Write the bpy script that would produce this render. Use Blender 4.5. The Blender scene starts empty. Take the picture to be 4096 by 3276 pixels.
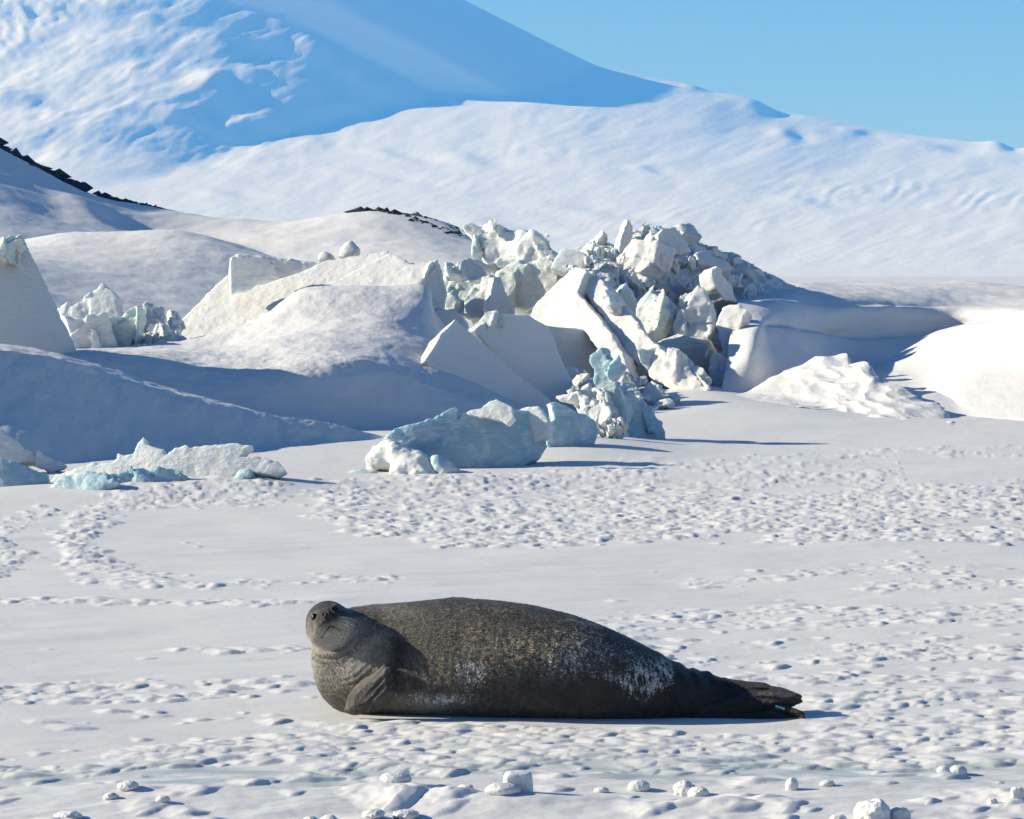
import bpy, bmesh, math, random
import numpy as np
from mathutils import Vector, Matrix

# ------------------------------------------------------------------ camera
R = math.radians
scene = bpy.context.scene
COL = scene.collection
F = 11104.0                      # focal length in photograph pixels (4096 wide)
H = 2.6                          # eye height above the sea ice
PITCH = math.atan((1638 - 1100) / F)
CP, SP = math.cos(PITCH), math.sin(PITCH)
cam_d = bpy.data.cameras.new('camera')
cam_d.sensor_width = 36.0
cam_d.lens = F / 4096 * 36.0
cam_d.clip_start = 0.5
cam_d.clip_end = 60000
cam = bpy.data.objects.new('camera', cam_d)
cam.location = (0, 0, H)
cam.rotation_euler = (math.pi / 2 - PITCH, 0, 0)
COL.objects.link(cam)
scene.camera = cam

# ------------------------------------------------------------------ sky and sun
SUN_EL, SUN_AZ = R(23.0), R(-83.5)          # azimuth measured from +Y towards +X
to_sun = Vector((math.sin(SUN_AZ) * math.cos(SUN_EL), math.cos(SUN_AZ) * math.cos(SUN_EL), math.sin(SUN_EL)))
world = bpy.data.worlds.new('World')
scene.world = world
world.use_nodes = True
wn = world.node_tree.nodes
sky = wn.new('ShaderNodeTexSky')
sky.sky_type = 'NISHITA'
sky.sun_disc = False
sky.sun_elevation = SUN_EL
sky.sun_rotation = SUN_AZ
sky.altitude = 1500
sky.air_density = 1.0
sky.dust_density = 0.0
sky.ozone_density = 6.0
wn['Background'].inputs['Strength'].default_value = 0.073
world.node_tree.links.new(sky.outputs[0], wn['Background'].inputs['Color'])
sl = bpy.data.lights.new('sun', 'SUN')
sl.energy = 5.0
sl.angle = R(0.53)
sl.color = (1.0, 0.968, 0.925)
sun = bpy.data.objects.new('sun', sl)
sun.rotation_euler = to_sun.to_track_quat('Z', 'Y').to_euler()
sun.location = (-20, 10, 20)
COL.objects.link(sun)
vs = scene.view_settings
vs.view_transform = 'Standard'
vs.look = 'None'
vs.exposure = 0.44
vs.gamma = 1.0
vs.use_curve_mapping = False
cy = scene.cycles
cy.use_denoising = True
cy.max_bounces = 8
cy.diffuse_bounces = 1
cy.volume_bounces = 1
cy.transparent_max_bounces = 8

# ------------------------------------------------------------------ numeric helpers
rng = np.random.default_rng(7)
random.seed(7)

def at(px, py, Y):
    """photograph pixel + distance -> world point"""
    u = (px - 2048) / F
    v = (1638 - py) / F
    t = Y / (CP + v * SP)
    return np.array((u * t, Y, H + t * (v * CP - SP)))

def at_v(px, py, Y):
    px, py, Y = np.broadcast_arrays(np.asarray(px, float), np.asarray(py, float), np.asarray(Y, float))
    u = (px - 2048) / F
    v = (1638 - py) / F
    t = Y / (CP + v * SP)
    return np.stack((u * t, Y, H + t * (v * CP - SP)), -1)

def ground_y(py):
    """distance at which a pixel row meets the flat ice"""
    v = (1638 - np.asarray(py, float)) / F
    t = H / (SP - v * CP)
    return t * (CP + v * SP)

def _hash(ix, iy, iz, seed):
    u = np.uint32
    h = ix.astype(u) * u(374761393) + iy.astype(u) * u(668265263) + iz.astype(u) * u(2147483647) + u(seed * 1274126177 & 0xFFFFFFFF)
    h = (h ^ (h >> u(13))) * u(1274126177)
    h = (h ^ (h >> u(16))) * u(2246822519)
    return h ^ (h >> u(15))

def noise3(p, seed=0):
    """gradient noise, about -1..1; p is (...,3)"""
    p = np.asarray(p, np.float32)
    i = np.floor(p)
    f = p - i
    i = i.astype(np.int32)
    w = f * f * f * (f * (f * 6 - 15) + 10)
    flat = not p[..., 2].any()
    K = np.float32(1 / 511.5)
    out = 0
    for dx in (0, 1):
        wx = w[..., 0] if dx else 1 - w[..., 0]
        for dy in (0, 1):
            wxy = wx * (w[..., 1] if dy else 1 - w[..., 1])
            for dz in (0,) if flat else (0, 1):
                h = _hash(i[..., 0] + dx, i[..., 1] + dy, i[..., 2] + dz, seed)
                g = ((h & np.uint32(1023)).astype(np.float32) * K - 1) * (f[..., 0] - dx) \
                    + (((h >> np.uint32(10)) & np.uint32(1023)).astype(np.float32) * K - 1) * (f[..., 1] - dy)
                if flat:
                    out = out + wxy * g
                else:
                    g = g + (((h >> np.uint32(20)) & np.uint32(1023)).astype(np.float32) * K - 1) * (f[..., 2] - dz)
                    out = out + wxy * (w[..., 2] if dz else 1 - w[..., 2]) * g
    return out * np.float32(1.3)

def fbm(p, oct=4, seed=0, gain=0.5, lac=2.03, ridged=False):
    a, s, tot = 1.0, 0.0, 0.0
    q = np.asarray(p, float)
    for o in range(oct):
        n = noise3(q, seed + o * 17)
        if ridged:
            n = 0.5 - 2 * np.abs(n)
        s = s + a * n
        tot += a
        a *= gain
        q = q * lac + (5.3 * (1 if q[..., 2].any() else np.array((1, 1, 0))))
    return s / tot

def worley(p, seed=0, chips=False):
    """distance to the nearest random point (cell size 1), or one tilted plane per cell"""
    p = np.asarray(p, np.float32)
    i = np.floor(p).astype(np.int32)
    best = np.full(p.shape[:-1], 9.0, np.float32)
    val = np.zeros_like(best)
    for dx in (-1, 0, 1):
        for dy in (-1, 0, 1):
            for dz in (-1, 0, 1):
                c = i + np.array((dx, dy, dz), np.int32)
                h = _hash(c[..., 0], c[..., 1], c[..., 2], seed)
                q = c + np.stack(((h & np.uint32(1023)) / 1023, ((h >> np.uint32(10)) & np.uint32(1023)) / 1023, ((h >> np.uint32(20)) & np.uint32(1023)) / 1023), -1).astype(np.float32)
                e = p - q
                d = (e ** 2).sum(-1)
                m = d < best
                best = np.where(m, d, best)
                if chips:
                    h2 = _hash(c[..., 0], c[..., 1], c[..., 2], seed + 91)
                    g = np.stack(((h2 & np.uint32(1023)) / 511.5 - 1, ((h2 >> np.uint32(10)) & np.uint32(1023)) / 511.5 - 1, ((h2 >> np.uint32(20)) & np.uint32(1023)) / 511.5 - 1), -1)
                    val = np.where(m, (e * g).sum(-1) + g[..., 0] * .5, val)
    return val if chips else np.sqrt(best)

def sstep(a, b, x):
    t = np.clip((x - a) / (b - a), 0, 1)
    return t * t * (3 - 2 * t)

# ------------------------------------------------------------------ mesh helpers
def mesh_from(name, V, Q, smooth=True):
    V = np.ascontiguousarray(V, dtype=np.float32).reshape(-1, 3)
    Q = np.ascontiguousarray(Q, dtype=np.int32)
    k = Q.shape[1]
    me = bpy.data.meshes.new(name)
    me.vertices.add(len(V))
    me.vertices.foreach_set('co', V.ravel())
    me.loops.add(Q.size)
    me.loops.foreach_set('vertex_index', Q.ravel())
    me.polygons.add(len(Q))
    me.polygons.foreach_set('loop_start', np.arange(0, Q.size, k, dtype=np.int32))
    me.polygons.foreach_set('use_smooth', np.full(len(Q), smooth))
    me.update(calc_edges=True)
    me.validate()
    return me

def crisp(me, deg=32):
    me.set_sharp_from_angle(angle=R(deg))
    return me

def tag(o, label=None, cat=None, group=None, kind=None):
    for k, v in (('label', label), ('category', cat), ('group', group), ('kind', kind)):
        if v:
            o[k] = v
    return o

def add(name, me, mat, parent=None, loc=None):
    o = bpy.data.objects.new(name, me)
    if mat is not None:
        me.materials.append(mat)
    COL.objects.link(o)
    if parent is not None:
        o.parent = parent
    return o

def recenter(me, o, base=True):
    """put the object's origin at the middle of its base"""
    n = len(me.vertices)
    c = np.empty(n * 3, np.float32)
    me.vertices.foreach_get('co', c)
    c = c.reshape(-1, 3)
    org = c.mean(0)
    if base:
        org[2] = c[:, 2].min()
    me.vertices.foreach_set('co', (c - org).ravel())
    me.update()
    o.location = Vector(org.tolist())
    return o

def grid_faces(nr, nc):
    i = np.arange(nr - 1)[:, None] * nc + np.arange(nc - 1)[None, :]
    return np.stack((i, i + 1, i + nc + 1, i + nc), -1).reshape(-1, 4)

def grid_normals(P):
    du = np.gradient(P, axis=1)
    dv = np.gradient(P, axis=0)
    n = np.cross(du, dv)
    n /= np.linalg.norm(n, axis=-1, keepdims=True) + 1e-12
    return n

def cspline(pts, n, uniform=False):
    """smooth curve through pts (m,d) sampled n times"""
    pts = np.asarray(pts, float)
    m = len(pts)
    if m == 2:
        t = np.linspace(0, 1, n)[:, None]
        return pts[0] * (1 - t) + pts[1] * t
    d = np.ones(m - 1) if uniform else np.maximum(np.linalg.norm(np.diff(pts, axis=0), axis=1), 1e-6) ** 0.8
    s = np.concatenate(([0], np.cumsum(d)))
    slope = np.diff(pts, axis=0) / d[:, None]
    tan = np.empty_like(pts)
    tan[0], tan[-1] = slope[0], slope[-1]
    w0, w1 = d[1:, None], d[:-1, None]
    tan[1:-1] = (slope[:-1] * w0 + slope[1:] * w1) / (w0 + w1)
    x = np.linspace(0, s[-1], n)
    k = np.clip(np.searchsorted(s, x, side='right') - 1, 0, m - 2)
    h = d[k][:, None]
    t = ((x - s[k]) / d[k])[:, None]
    return ((2 * t**3 - 3 * t**2 + 1) * pts[k] + (t**3 - 2 * t**2 + t) * h * tan[k]
            + (-2 * t**3 + 3 * t**2) * pts[k + 1] + (t**3 - t**2) * h * tan[k + 1])

def poly_sdf(P, poly):
    """signed distance of 2-D points to a polygon, negative inside"""
    P = np.asarray(P, float)
    d2 = np.full(P.shape[:-1], 1e18)
    ins = np.zeros(P.shape[:-1], bool)
    m = len(poly)
    for a in range(m):
        p, q = poly[a], poly[(a + 1) % m]
        e = q - p
        w = P - p
        t = np.clip((w @ e) / max(e @ e, 1e-12), 0, 1)
        b = w - t[..., None] * e
        d2 = np.minimum(d2, (b * b).sum(-1))
        c = (p[1] <= P[..., 1]) != (q[1] <= P[..., 1])
        if abs(e[1]) > 1e-12:
            xi = p[0] + (P[..., 1] - p[1]) * e[0] / e[1]
            ins ^= c & (P[..., 0] < xi)
    d = np.sqrt(d2)
    return np.where(ins, -d, d)

def surface_nets(Fv, org, h):
    """mesh of the zero level of a sampled field (negative inside)"""
    S = Fv < 0
    nx, ny, nz = Fv.shape
    cnt = np.zeros((nx - 1, ny - 1, nz - 1), np.int8)
    corners = [(a, b, c) for a in (0, 1) for b in (0, 1) for c in (0, 1)]
    for a, b, c in corners:
        cnt += S[a:nx - 1 + a, b:ny - 1 + b, c:nz - 1 + c]
    act = (cnt > 0) & (cnt < 8)
    I = np.argwhere(act)
    idx = np.full(act.shape, -1, np.int64)
    idx[act] = np.arange(len(I))
    val = np.stack([Fv[I[:, 0] + a, I[:, 1] + b, I[:, 2] + c] for a, b, c in corners], 1)
    acc = np.zeros((len(I), 3))
    num = np.zeros(len(I))
    ca = np.array(corners)
    for e0 in range(8):
        for e1 in range(e0 + 1, 8):
            if np.abs(ca[e0] - ca[e1]).sum() != 1:
                continue
            f0, f1 = val[:, e0], val[:, e1]
            m = (f0 < 0) != (f1 < 0)
            t = np.where(m, f0 / np.where(m, f0 - f1, 1), 0)
            acc += np.where(m[:, None], ca[e0] + t[:, None] * (ca[e1] - ca[e0]), 0)
            num += m
    V = (I + acc / num[:, None]) * h + np.asarray(org)
    quads = []
    for ax in range(3):
        sl0 = [slice(None)] * 3
        sl1 = [slice(None)] * 3
        sl0[ax] = slice(0, -1)
        sl1[ax] = slice(1, None)
        A, B = S[tuple(sl0)], S[tuple(sl1)]
        E = np.argwhere(A != B)
        o1, o2 = (ax + 1) % 3, (ax + 2) % 3
        lim = act.shape
        ok = (E[:, o1] >= 1) & (E[:, o2] >= 1) & (E[:, o1] < lim[o1]) & (E[:, o2] < lim[o2])
        E = E[ok]
        if not len(E):
            continue
        inside = A[E[:, 0], E[:, 1], E[:, 2]]
        q = []
        for d1, d2 in ((-1, -1), (0, -1), (0, 0), (-1, 0)):
            c = E.copy()
            c[:, o1] += d1
            c[:, o2] += d2
            q.append(idx[c[:, 0], c[:, 1], c[:, 2]])
        q = np.stack(q, 1)
        q = np.where(inside[:, None], q, q[:, ::-1])
        quads.append(q)
    return V, np.concatenate(quads)

def jag(poly, rough, times, r):
    """break the straight edges of an outline"""
    p = [np.asarray(a, float) for a in poly]
    for k in range(times):
        q = []
        for a in range(len(p)):
            b = p[(a + 1) % len(p)]
            e = b - p[a]
            L = np.linalg.norm(e)
            q.append(p[a])
            q.append(p[a] + e * r.uniform(.4, .6) + np.array((-e[1], e[0])) * r.normal(0, rough))
        p = q
    return np.array(p)

# ------------------------------------------------------------------ materials
def new_mat(name):
    m = bpy.data.materials.new(name)
    m.use_nodes = True
    nt = m.node_tree
    return m, nt, nt.nodes['Principled BSDF']

def nd(nt, kind, **kw):
    n = nt.nodes.new(kind)
    for k, v in kw.items():
        if k in n.inputs:
            n.inputs[k].default_value = v
        else:
            setattr(n, k, v)
    return n

def noise_node(nt, vec, scale, detail=4, rough=0.55, dist=0.0):
    n = nd(nt, 'ShaderNodeTexNoise', Scale=scale, Detail=detail, Roughness=rough, Distortion=dist)
    nt.links.new(vec, n.inputs['Vector'])
    return n.outputs['Fac']

def ramp(nt, fac, a, b, lo=0.0, hi=1.0):
    n = nd(nt, 'ShaderNodeMapRange')
    n.interpolation_type = 'SMOOTHSTEP'
    n.inputs['From Min'].default_value = a
    n.inputs['From Max'].default_value = b
    n.inputs['To Min'].default_value = lo
    n.inputs['To Max'].default_value = hi
    nt.links.new(fac, n.inputs['Value'])
    return n.outputs['Result']

def mixc(nt, fac, a, b):
    n = nd(nt, 'ShaderNodeMix', data_type='RGBA')
    for sock, v in ((n.inputs[0], fac), (n.inputs[6], a), (n.inputs[7], b)):
        if hasattr(v, 'is_linked'):
            nt.links.new(v, sock)
        elif isinstance(v, (int, float)):
            sock.default_value = v
        else:
            sock.default_value = (*v, 1)
    return n.outputs[2]

def math_(nt, op, a, b=0.0):
    n = nd(nt, 'ShaderNodeMath', operation=op)
    for sock, v in ((n.inputs[0], a), (n.inputs[1], b)):
        if hasattr(v, 'is_linked'):
            nt.links.new(v, sock)
        else:
            sock.default_value = v
    return n.outputs[0]

def bump(nt, bsdf, layers):
    """layers: (height socket, strength, distance)"""
    prev = None
    for hsock, st, dist in layers:
        b = nd(nt, 'ShaderNodeBump', Strength=st, Distance=dist)
        nt.links.new(hsock, b.inputs['Height'])
        if prev is not None:
            nt.links.new(prev, b.inputs['Normal'])
        prev = b.outputs['Normal']
    nt.links.new(prev, bsdf.inputs['Normal'])

def geo_pos(nt):
    return nt.nodes.new('ShaderNodeNewGeometry').outputs['Position']

def stretched(nt, vec, sc, rot=0.0):
    n = nd(nt, 'ShaderNodeMapping')
    n.inputs['Scale'].default_value = sc
    n.inputs['Rotation'].default_value = (0, 0, rot)
    nt.links.new(vec, n.inputs['Vector'])
    return n.outputs['Vector']

def mat_ground():
    m, nt, b = new_mat('snow_ground')
    p = geo_pos(nt)
    sep = nd(nt, 'ShaderNodeSeparateXYZ')
    nt.links.new(p, sep.inputs[0])
    # thin glaze of bare grey-green ice in two streaks in front of the seal
    wob = noise_node(nt, stretched(nt, p, (.5, 1.6, 1), .06), 1.3, 4, .6)
    y = math_(nt, 'ADD', sep.outputs['Y'], math_(nt, 'MULTIPLY', math_(nt, 'SUBTRACT', wob, .5), 1.6))
    y = math_(nt, 'ADD', y, math_(nt, 'MULTIPLY', sep.outputs['X'], -.06))
    band = math_(nt, 'MULTIPLY', ramp(nt, y, 13.95, 14.2), ramp(nt, y, 14.95, 14.45))
    patch = ramp(nt, noise_node(nt, stretched(nt, p, (1, 2.2, 1)), 2.2, 5, .6), .38, .62)
    ice = math_(nt, 'MULTIPLY', band, patch)
    tint = mixc(nt, noise_node(nt, p, 1.7, 3), (.72, .73, .75), (.77, .77, .77))
    col = mixc(nt, math_(nt, 'MULTIPLY', ice, .85), tint, (.45, .53, .53))
    nt.links.new(col, b.inputs['Base Color'])
    nt.links.new(ramp(nt, ice, 0, 1, .65, .32), b.inputs['Roughness'])
    b.inputs['Specular IOR Level'].default_value = .3
    grain = noise_node(nt, p, 260, 2, .6)
    streak = noise_node(nt, stretched(nt, p, (4, 26, 10), .25), 3, 4, .6)
    crust = noise_node(nt, stretched(nt, p, (1, 2.2, 1), .2), 22, 5, .65)
    bump(nt, b, [(grain, .5, .003), (streak, .35, .008), (crust, .25, .012)])
    return m

def mat_snow(name='snow_bank', base=(.775, .78, .79), grime=0.0, s=1.0, hard=.5, sss=0.0, ice=0.0):
    m, nt, b = new_mat(name)
    p = geo_pos(nt)
    tint = mixc(nt, noise_node(nt, p, 1.1 * s, 4), [c * .965 for c in base], [min(1, c * 1.025) for c in base])
    if ice:
        mk = ramp(nt, noise_node(nt, p, .9 * s, 5, .62, .6), .62 - ice * .3, .72 - ice * .2)
        tint = mixc(nt, mk, tint, (.72, .81, .81))
    nt.links.new(tint, b.inputs['Base Color'])
    b.inputs['Roughness'].default_value = .62
    b.inputs['Specular IOR Level'].default_value = .3
    if sss:
        b.inputs['Subsurface Weight'].default_value = sss
        b.inputs['Subsurface Radius'].default_value = (.06, .11, .13)
        b.inputs['Subsurface Scale'].default_value = 1.0
    big = noise_node(nt, p, 2.2 * s, 6, .6)
    mid = noise_node(nt, stretched(nt, p, (1, 1, 2.4)), 9 * s, 5, .62)
    fine = noise_node(nt, p, 60 * s, 3, .6)
    bump(nt, b, [(big, hard * .6, .12), (mid, hard, .035), (fine, .4, .006)])
    return m

def mat_ice(name, deep, skin=(.86, .90, .91), amount=.5, sss=.6, rough=.3, s=1.0):
    m, nt, b = new_mat(name)
    p = geo_pos(nt)
    n1 = noise_node(nt, p, 1.6 * s, 6, .6, .8)
    n2 = noise_node(nt, stretched(nt, p, (1, 1, 3)), 5 * s, 5, .65, .3)
    mk = ramp(nt, math_(nt, 'ADD', math_(nt, 'MULTIPLY', n1, .7), math_(nt, 'MULTIPLY', n2, .3)), .62 - amount * .35, .72 - amount * .25)
    col = mixc(nt, mk, skin, deep)
    nt.links.new(col, b.inputs['Base Color'])
    nt.links.new(ramp(nt, mk, 0, 1, .55, rough), b.inputs['Roughness'])
    b.inputs['IOR'].default_value = 1.31
    b.inputs['Subsurface Weight'].default_value = sss
    b.inputs['Subsurface Radius'].default_value = (.05, .10, .12)
    b.inputs['Subsurface Scale'].default_value = 1.0
    bump(nt, b, [(n1, .5, .10), (n2, .6, .05), (noise_node(nt, p, 34 * s, 4, .6), .4, .010)])
    return m

def mat_far(name='snow_slope', sc=.002):
    m, nt, b = new_mat(name)
    p = geo_pos(nt)
    col = mixc(nt, noise_node(nt, p, sc * 2, 4), (.75, .76, .775), (.80, .80, .80))
    nt.links.new(col, b.inputs['Base Color'])
    b.inputs['Roughness'].default_value = .8
    b.inputs['Specular IOR Level'].default_value = .1
    n1 = noise_node(nt, stretched(nt, p, (1, .35, 1), .3), sc * 9, 8, .62)
    n2 = noise_node(nt, stretched(nt, p, (1, .2, 1), -.2), sc * 50, 5, .6)
    bump(nt, b, [(n1, .10, .05 / sc), (n2, .10, .008 / sc)])
    return m

def mat_plain(name, col, rough=.5, spec=.5):
    m, nt, b = new_mat(name)
    p = geo_pos(nt)
    c = mixc(nt, noise_node(nt, p, 9, 4), [x * .7 for x in col], [min(1, x * 1.3) for x in col])
    nt.links.new(c, b.inputs['Base Color'])
    b.inputs['Roughness'].default_value = rough
    b.inputs['Specular IOR Level'].default_value = spec
    return m

M_GROUND = mat_ground()
M_BANK = mat_snow('snow_bank', hard=.28)
M_CRUST = mat_snow('snow_crust', hard=.38, s=1.4)
M_JUMBLE = mat_snow('ice_rubble_snow', base=(.79, .80, .80), hard=.8, sss=.3, ice=.55)
M_SLAB = mat_snow('slab_snow', base=(.78, .785, .79), hard=.42, sss=.2, ice=.12)
M_ICE_W = mat_ice('ice_white', (.74, .83, .83), skin=(.79, .81, .82), amount=.4, sss=.4, rough=.4)
M_ICE_G = mat_ice('ice_green', (.71, .81, .79), skin=(.78, .81, .805), amount=.55, sss=.4)
M_ICE_B = mat_ice('ice_blue', (.44, .63, .71), skin=(.76, .82, .845), amount=.72, sss=.45, rough=.28, s=1.6)
M_FAR = mat_far('snow_mountain', .002)
M_HILL = mat_far('snow_hill', .05)
M_ROCK = mat_plain('dark_rock', (.035, .033, .034), .85, .2)

# ------------------------------------------------------------------ ground sheet
BANDS = [  # (polyline in photo pixels, half width, hummocks per 1000 px, size factor)
    ([(1500, 1925), (1900, 1915), (2300, 1900), (2900, 1850), (3500, 1800), (4100, 1815)], 20, 150, .8),
    ([(1250, 2010), (1700, 1965), (2100, 1935), (2600, 1905), (3100, 1900), (3600, 1900)], 45, 460, .9),
    ([(1280, 2060), (1650, 2040), (2100, 2030), (2700, 2010), (3200, 2000), (3650, 1985), (4200, 1960)], 42, 560, 1),
    ([(1450, 2110), (1900, 2110), (2400, 2100), (2900, 2085), (3400, 2080), (4200, 2035)], 38, 520, 1),
    ([(1750, 2160), (2100, 2165), (2600, 2140), (3300, 2150), (4200, 2130)], 22, 300, 1),
    ([(3400, 1990), (4200, 2000)], 16, 200, .8),
    ([(1100, 1990), (900, 1985), (700, 1990), (520, 2015), (380, 2060), (300, 2120), (290, 2180), (340, 2240), (460, 2290), (640, 2325)], 36, 620, .9),
    ([(-200, 2180), (0, 2190), (60, 2230), (-60, 2290)], 34, 420, .9),
    ([(200, 2050), (60, 2090), (20, 2140)], 20, 300, .8),
    ([(300, 2320), (640, 2345), (950, 2350), (1250, 2330), (1600, 2322)], 14, 230, .8),
    ([(-200, 2400), (300, 2405), (620, 2415), (900, 2420), (1180, 2432)], 13, 240, 1),
    ([(2800, 2330), (3200, 2300), (3600, 2260), (3900, 2290)], 24, 240, .8),
    ([(3500, 2345), (4200, 2340)], 22, 200, .8),
    ([(2250, 2480), (2700, 2470), (3200, 2440), (3700, 2450), (4200, 2430)], 26, 300, .85),
    ([(2300, 2520), (2600, 2510), (3100, 2500), (3600, 2490), (4200, 2480)], 24, 170, .9),
    ([(2450, 2570), (2900, 2590), (3400, 2580), (4200, 2560)], 28, 90, .9),
    ([(2700, 2640), (3100, 2640), (3500, 2625), (4200, 2600)], 28, 170, 1),
    ([(2950, 2720), (3300, 2700), (3700, 2710), (4200, 2690)], 30, 130, 1),
    ([(3250, 2800), (3600, 2800), (3900, 2780), (4200, 2790)], 36, 210, 1),
    ([(3300, 2870), (3700, 2880), (4200, 2850)], 34, 230, 1.1),
    ([(780, 2600), (1000, 2605), (1270, 2600)], 10, 150, 1),
    ([(-200, 2770), (200, 2770), (500, 2745), (900, 2735), (1280, 2725)], 34, 190, 1),
    ([(-200, 2805), (300, 2800), (700, 2790), (1280, 2780)], 16, 110, 1.1),
    ([(200, 2900), (600, 2870), (1000, 2860), (1200, 2880)], 40, 22, 1),
    ([(-200, 3060), (200, 3050), (600, 3020), (1000, 2990), (1400, 2985)], 34, 240, 1.15),
    ([(-200, 3085), (300, 3085), (800, 3050), (1400, 3030)], 20, 120, 1.2),
    ([(1300, 2900), (1600, 2905), (2000, 2915), (2400, 2925)], 16, 170, .9),
    ([(1300, 2950), (1800, 2960), (2300, 2950), (2700, 2960)], 30, 230, 1.05),
    ([(1400, 3030), (1900, 3040), (2400, 3010), (3000, 2990), (3500, 2980), (4200, 2960)], 36, 230, 1.25),
    ([(2500, 2985), (3000, 2960), (3600, 2940), (4200, 2930)], 26, 170, 1.1),
    ([(1300, 3085), (2000, 3080), (2800, 3060), (3500, 3050), (4200, 3040)], 30, 130, 1.3),
]

def build_ground():
    pr = np.concatenate((np.arange(3420, 1950, -2.2), np.arange(1950, 1560, -4.0)))
    ys = np.concatenate(([-250, -120, -60, -30, -12, -2, 4, 8, 10.5], ground_y(pr),
                         np.geomspace(65, 13500, 46)))
    ys = np.unique(np.round(ys, 5))
    uc = np.arange(-2400, 2401, 6.2) / F
    us = np.concatenate((-np.geomspace(.95, .225, 24), uc, np.geomspace(.225, .95, 24)))
    us = np.unique(np.round(us, 6))
    w = np.maximum(ys, 9.0)
    X = us[None, :] * w[:, None]
    Y = np.repeat(ys[:, None], len(us), 1)
    near = ((Y > 9) & (Y < 70))
    fall = 1 - sstep(70, 200, Y)
    P = np.stack((X, Y, np.zeros_like(X)), -1)
    Z = .055 * fbm(P * (.30, .42, 1), 3, 1) * fall
    Z += np.where(Y > 60, .25 * fbm(P * (.02, .012, 1), 3, 4), 0) * sstep(60, 200, Y) * .12
    ca, sa = math.cos(.22), math.sin(.22)
    W = np.stack((X * ca + Y * sa, -X * sa + Y * ca, 0 * X), -1)      # along / across the wind
    Z += np.where(near, .020 * fbm(W * (.9, 2.6, 1), 5, 21), 0)
    rough = sstep(14.75, 13.95, Y - .05 * X) * (Y > 9)
    Z += rough * (.038 * np.maximum(fbm(W * (1.2, 2.6, 1), 4, 31), -.1) + .005 * fbm(W * (6, 10, 1), 3, 41))
    # wind-carved hummocks
    B = np.zeros_like(Z)
    NF = np.where(near, fbm(P * 8, 2, 57), 0)
    wa, wb = math.cos(-.80), math.sin(-.80)
    lst = []
    r = np.random.default_rng(11)
    for line, hw, dens, size in BANDS:
        L = np.asarray(line, float)
        seg = np.linalg.norm(np.diff(L, axis=0), axis=1)
        n = int(seg.sum() / 1000 * dens * (2.3 if L[:, 1].mean() < 2260 else 1.0))
        s = r.uniform(0, seg.sum(), n)
        cum = np.concatenate(([0], np.cumsum(seg)))
        px = np.interp(s, cum, L[:, 0])
        py = np.interp(s, cum, L[:, 1])
        py = py + np.clip(r.normal(0, .55, n), -1.3, 1.3) * hw
        px = px + r.normal(0, 40, n)
        yy = ground_y(py)
        xx = (px - 2048) / F * yy
        q = np.stack((xx * .9, yy * .5, np.full(n, hw)), -1)
        keep = noise3(q * 1.2, 5) > r.uniform(-.6, .55, n)
        rad = size * (1.2 if L[:, 1].mean() < 2260 else 1.0) * r.lognormal(math.log(.036), .45, n)
        lst += [(a, b, min(c, .085)) for a, b, c, k in zip(xx, yy, rad, keep) if k]
    # scattered strays and the lumpy crust nearest to the camera
    for _ in range(70):
        yy = r.uniform(13.3, 27)
        lst.append((r.uniform(-.22, .22) * yy, yy, r.lognormal(math.log(.035), .3)))
    for _ in range(110):
        yy = r.uniform(12.6, 14.4)
        lst.append((r.uniform(-.22, .22) * yy, yy, r.lognormal(math.log(.06), .45)))
    for x0, y0, rad in lst:
        i0, i1 = np.searchsorted(ys, (y0 - 2.8 * rad, y0 + 3.8 * rad))
        j0, j1 = np.searchsorted(us, ((x0 - 4.0 * rad) / y0, (x0 + 2.8 * rad) / y0))
        if i1 <= i0 or j1 <= j0:
            continue
        dx = X[i0:i1, j0:j1] - x0
        dy = Y[i0:i1, j0:j1] - y0
        a = dx * wa + dy * wb
        b = -dx * wb + dy * wa
        skew = (rad * 977 % 1 - .5) * .9
        a = a + skew * b
        al = np.where(a < 0, a / (3.0 * rad), a / (.62 * rad))
        q = al * al + (b / (1.7 * rad)) ** 2 + .4 * NF[i0:i1, j0:j1]
        A = rad * (.17 + .15 * ((rad * 3571) % 1)) * (1.4 if y0 > 25 else 1.0)
        h = A * np.maximum(1 - q, 0) ** np.where(a < 0, 1.7, 1.05)
        B[i0:i1, j0:j1] = np.maximum(B[i0:i1, j0:j1], h)
    Z += B
    # wind-packed mounds and hollows next to the ice
    for px, py, rx, ry, hz in ((2300, 1800, 1.3, 2.6, .17), (300, 1975, 1.6, 1.3, .14), (1000, 1960, 1.3, 1.2, .13),
                               (2750, 1600, 1.5, 5, .35), (3000, 1660, 2.4, 4, .12), (1750, 1935, 1.2, 1.0, .10),
                               (3400, 3130, .55, .35, .03), (3000, 3240, 1.0, .35, .05), (700, 3190, .8, .3, .04), (2000, 3215, .4, .2, .05)):
        yy = float(ground_y(py))
        xx = (px - 2048) / F * yy
        Z += hz * np.exp(-((X - xx) / rx) ** 2 - ((Y - yy) / ry) ** 2)
    # the seal has pressed its bed flat
    sx, sy = (2150 - 2048) / F * 16.4, 16.42
    bed = np.exp(-np.maximum(((X - sx) / 1.28) ** 4 + ((Y + .11 * (X - .15) - sy) / .34) ** 4 - .3, 0))
    Z = Z * (1 - bed) + bed * .0
    P[..., 2] = Z
    me = mesh_from('snow_ground', P, grid_faces(*Z.shape))
    o = add('snow_ground', me, M_GROUND)
    tag(o, 'flat wind-packed snow on sea ice with bands of small hummocks', 'snow', kind='structure')
    return ys, us, Z

ys_g, us_g, Z_g = build_ground()

def ground_z(x, y):
    i = np.clip(np.searchsorted(ys_g, y), 0, len(ys_g) - 1)
    j = np.clip(np.searchsorted(us_g, x / max(y, 9)), 0, len(us_g) - 1)
    return float(Z_g[i, j])

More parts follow.
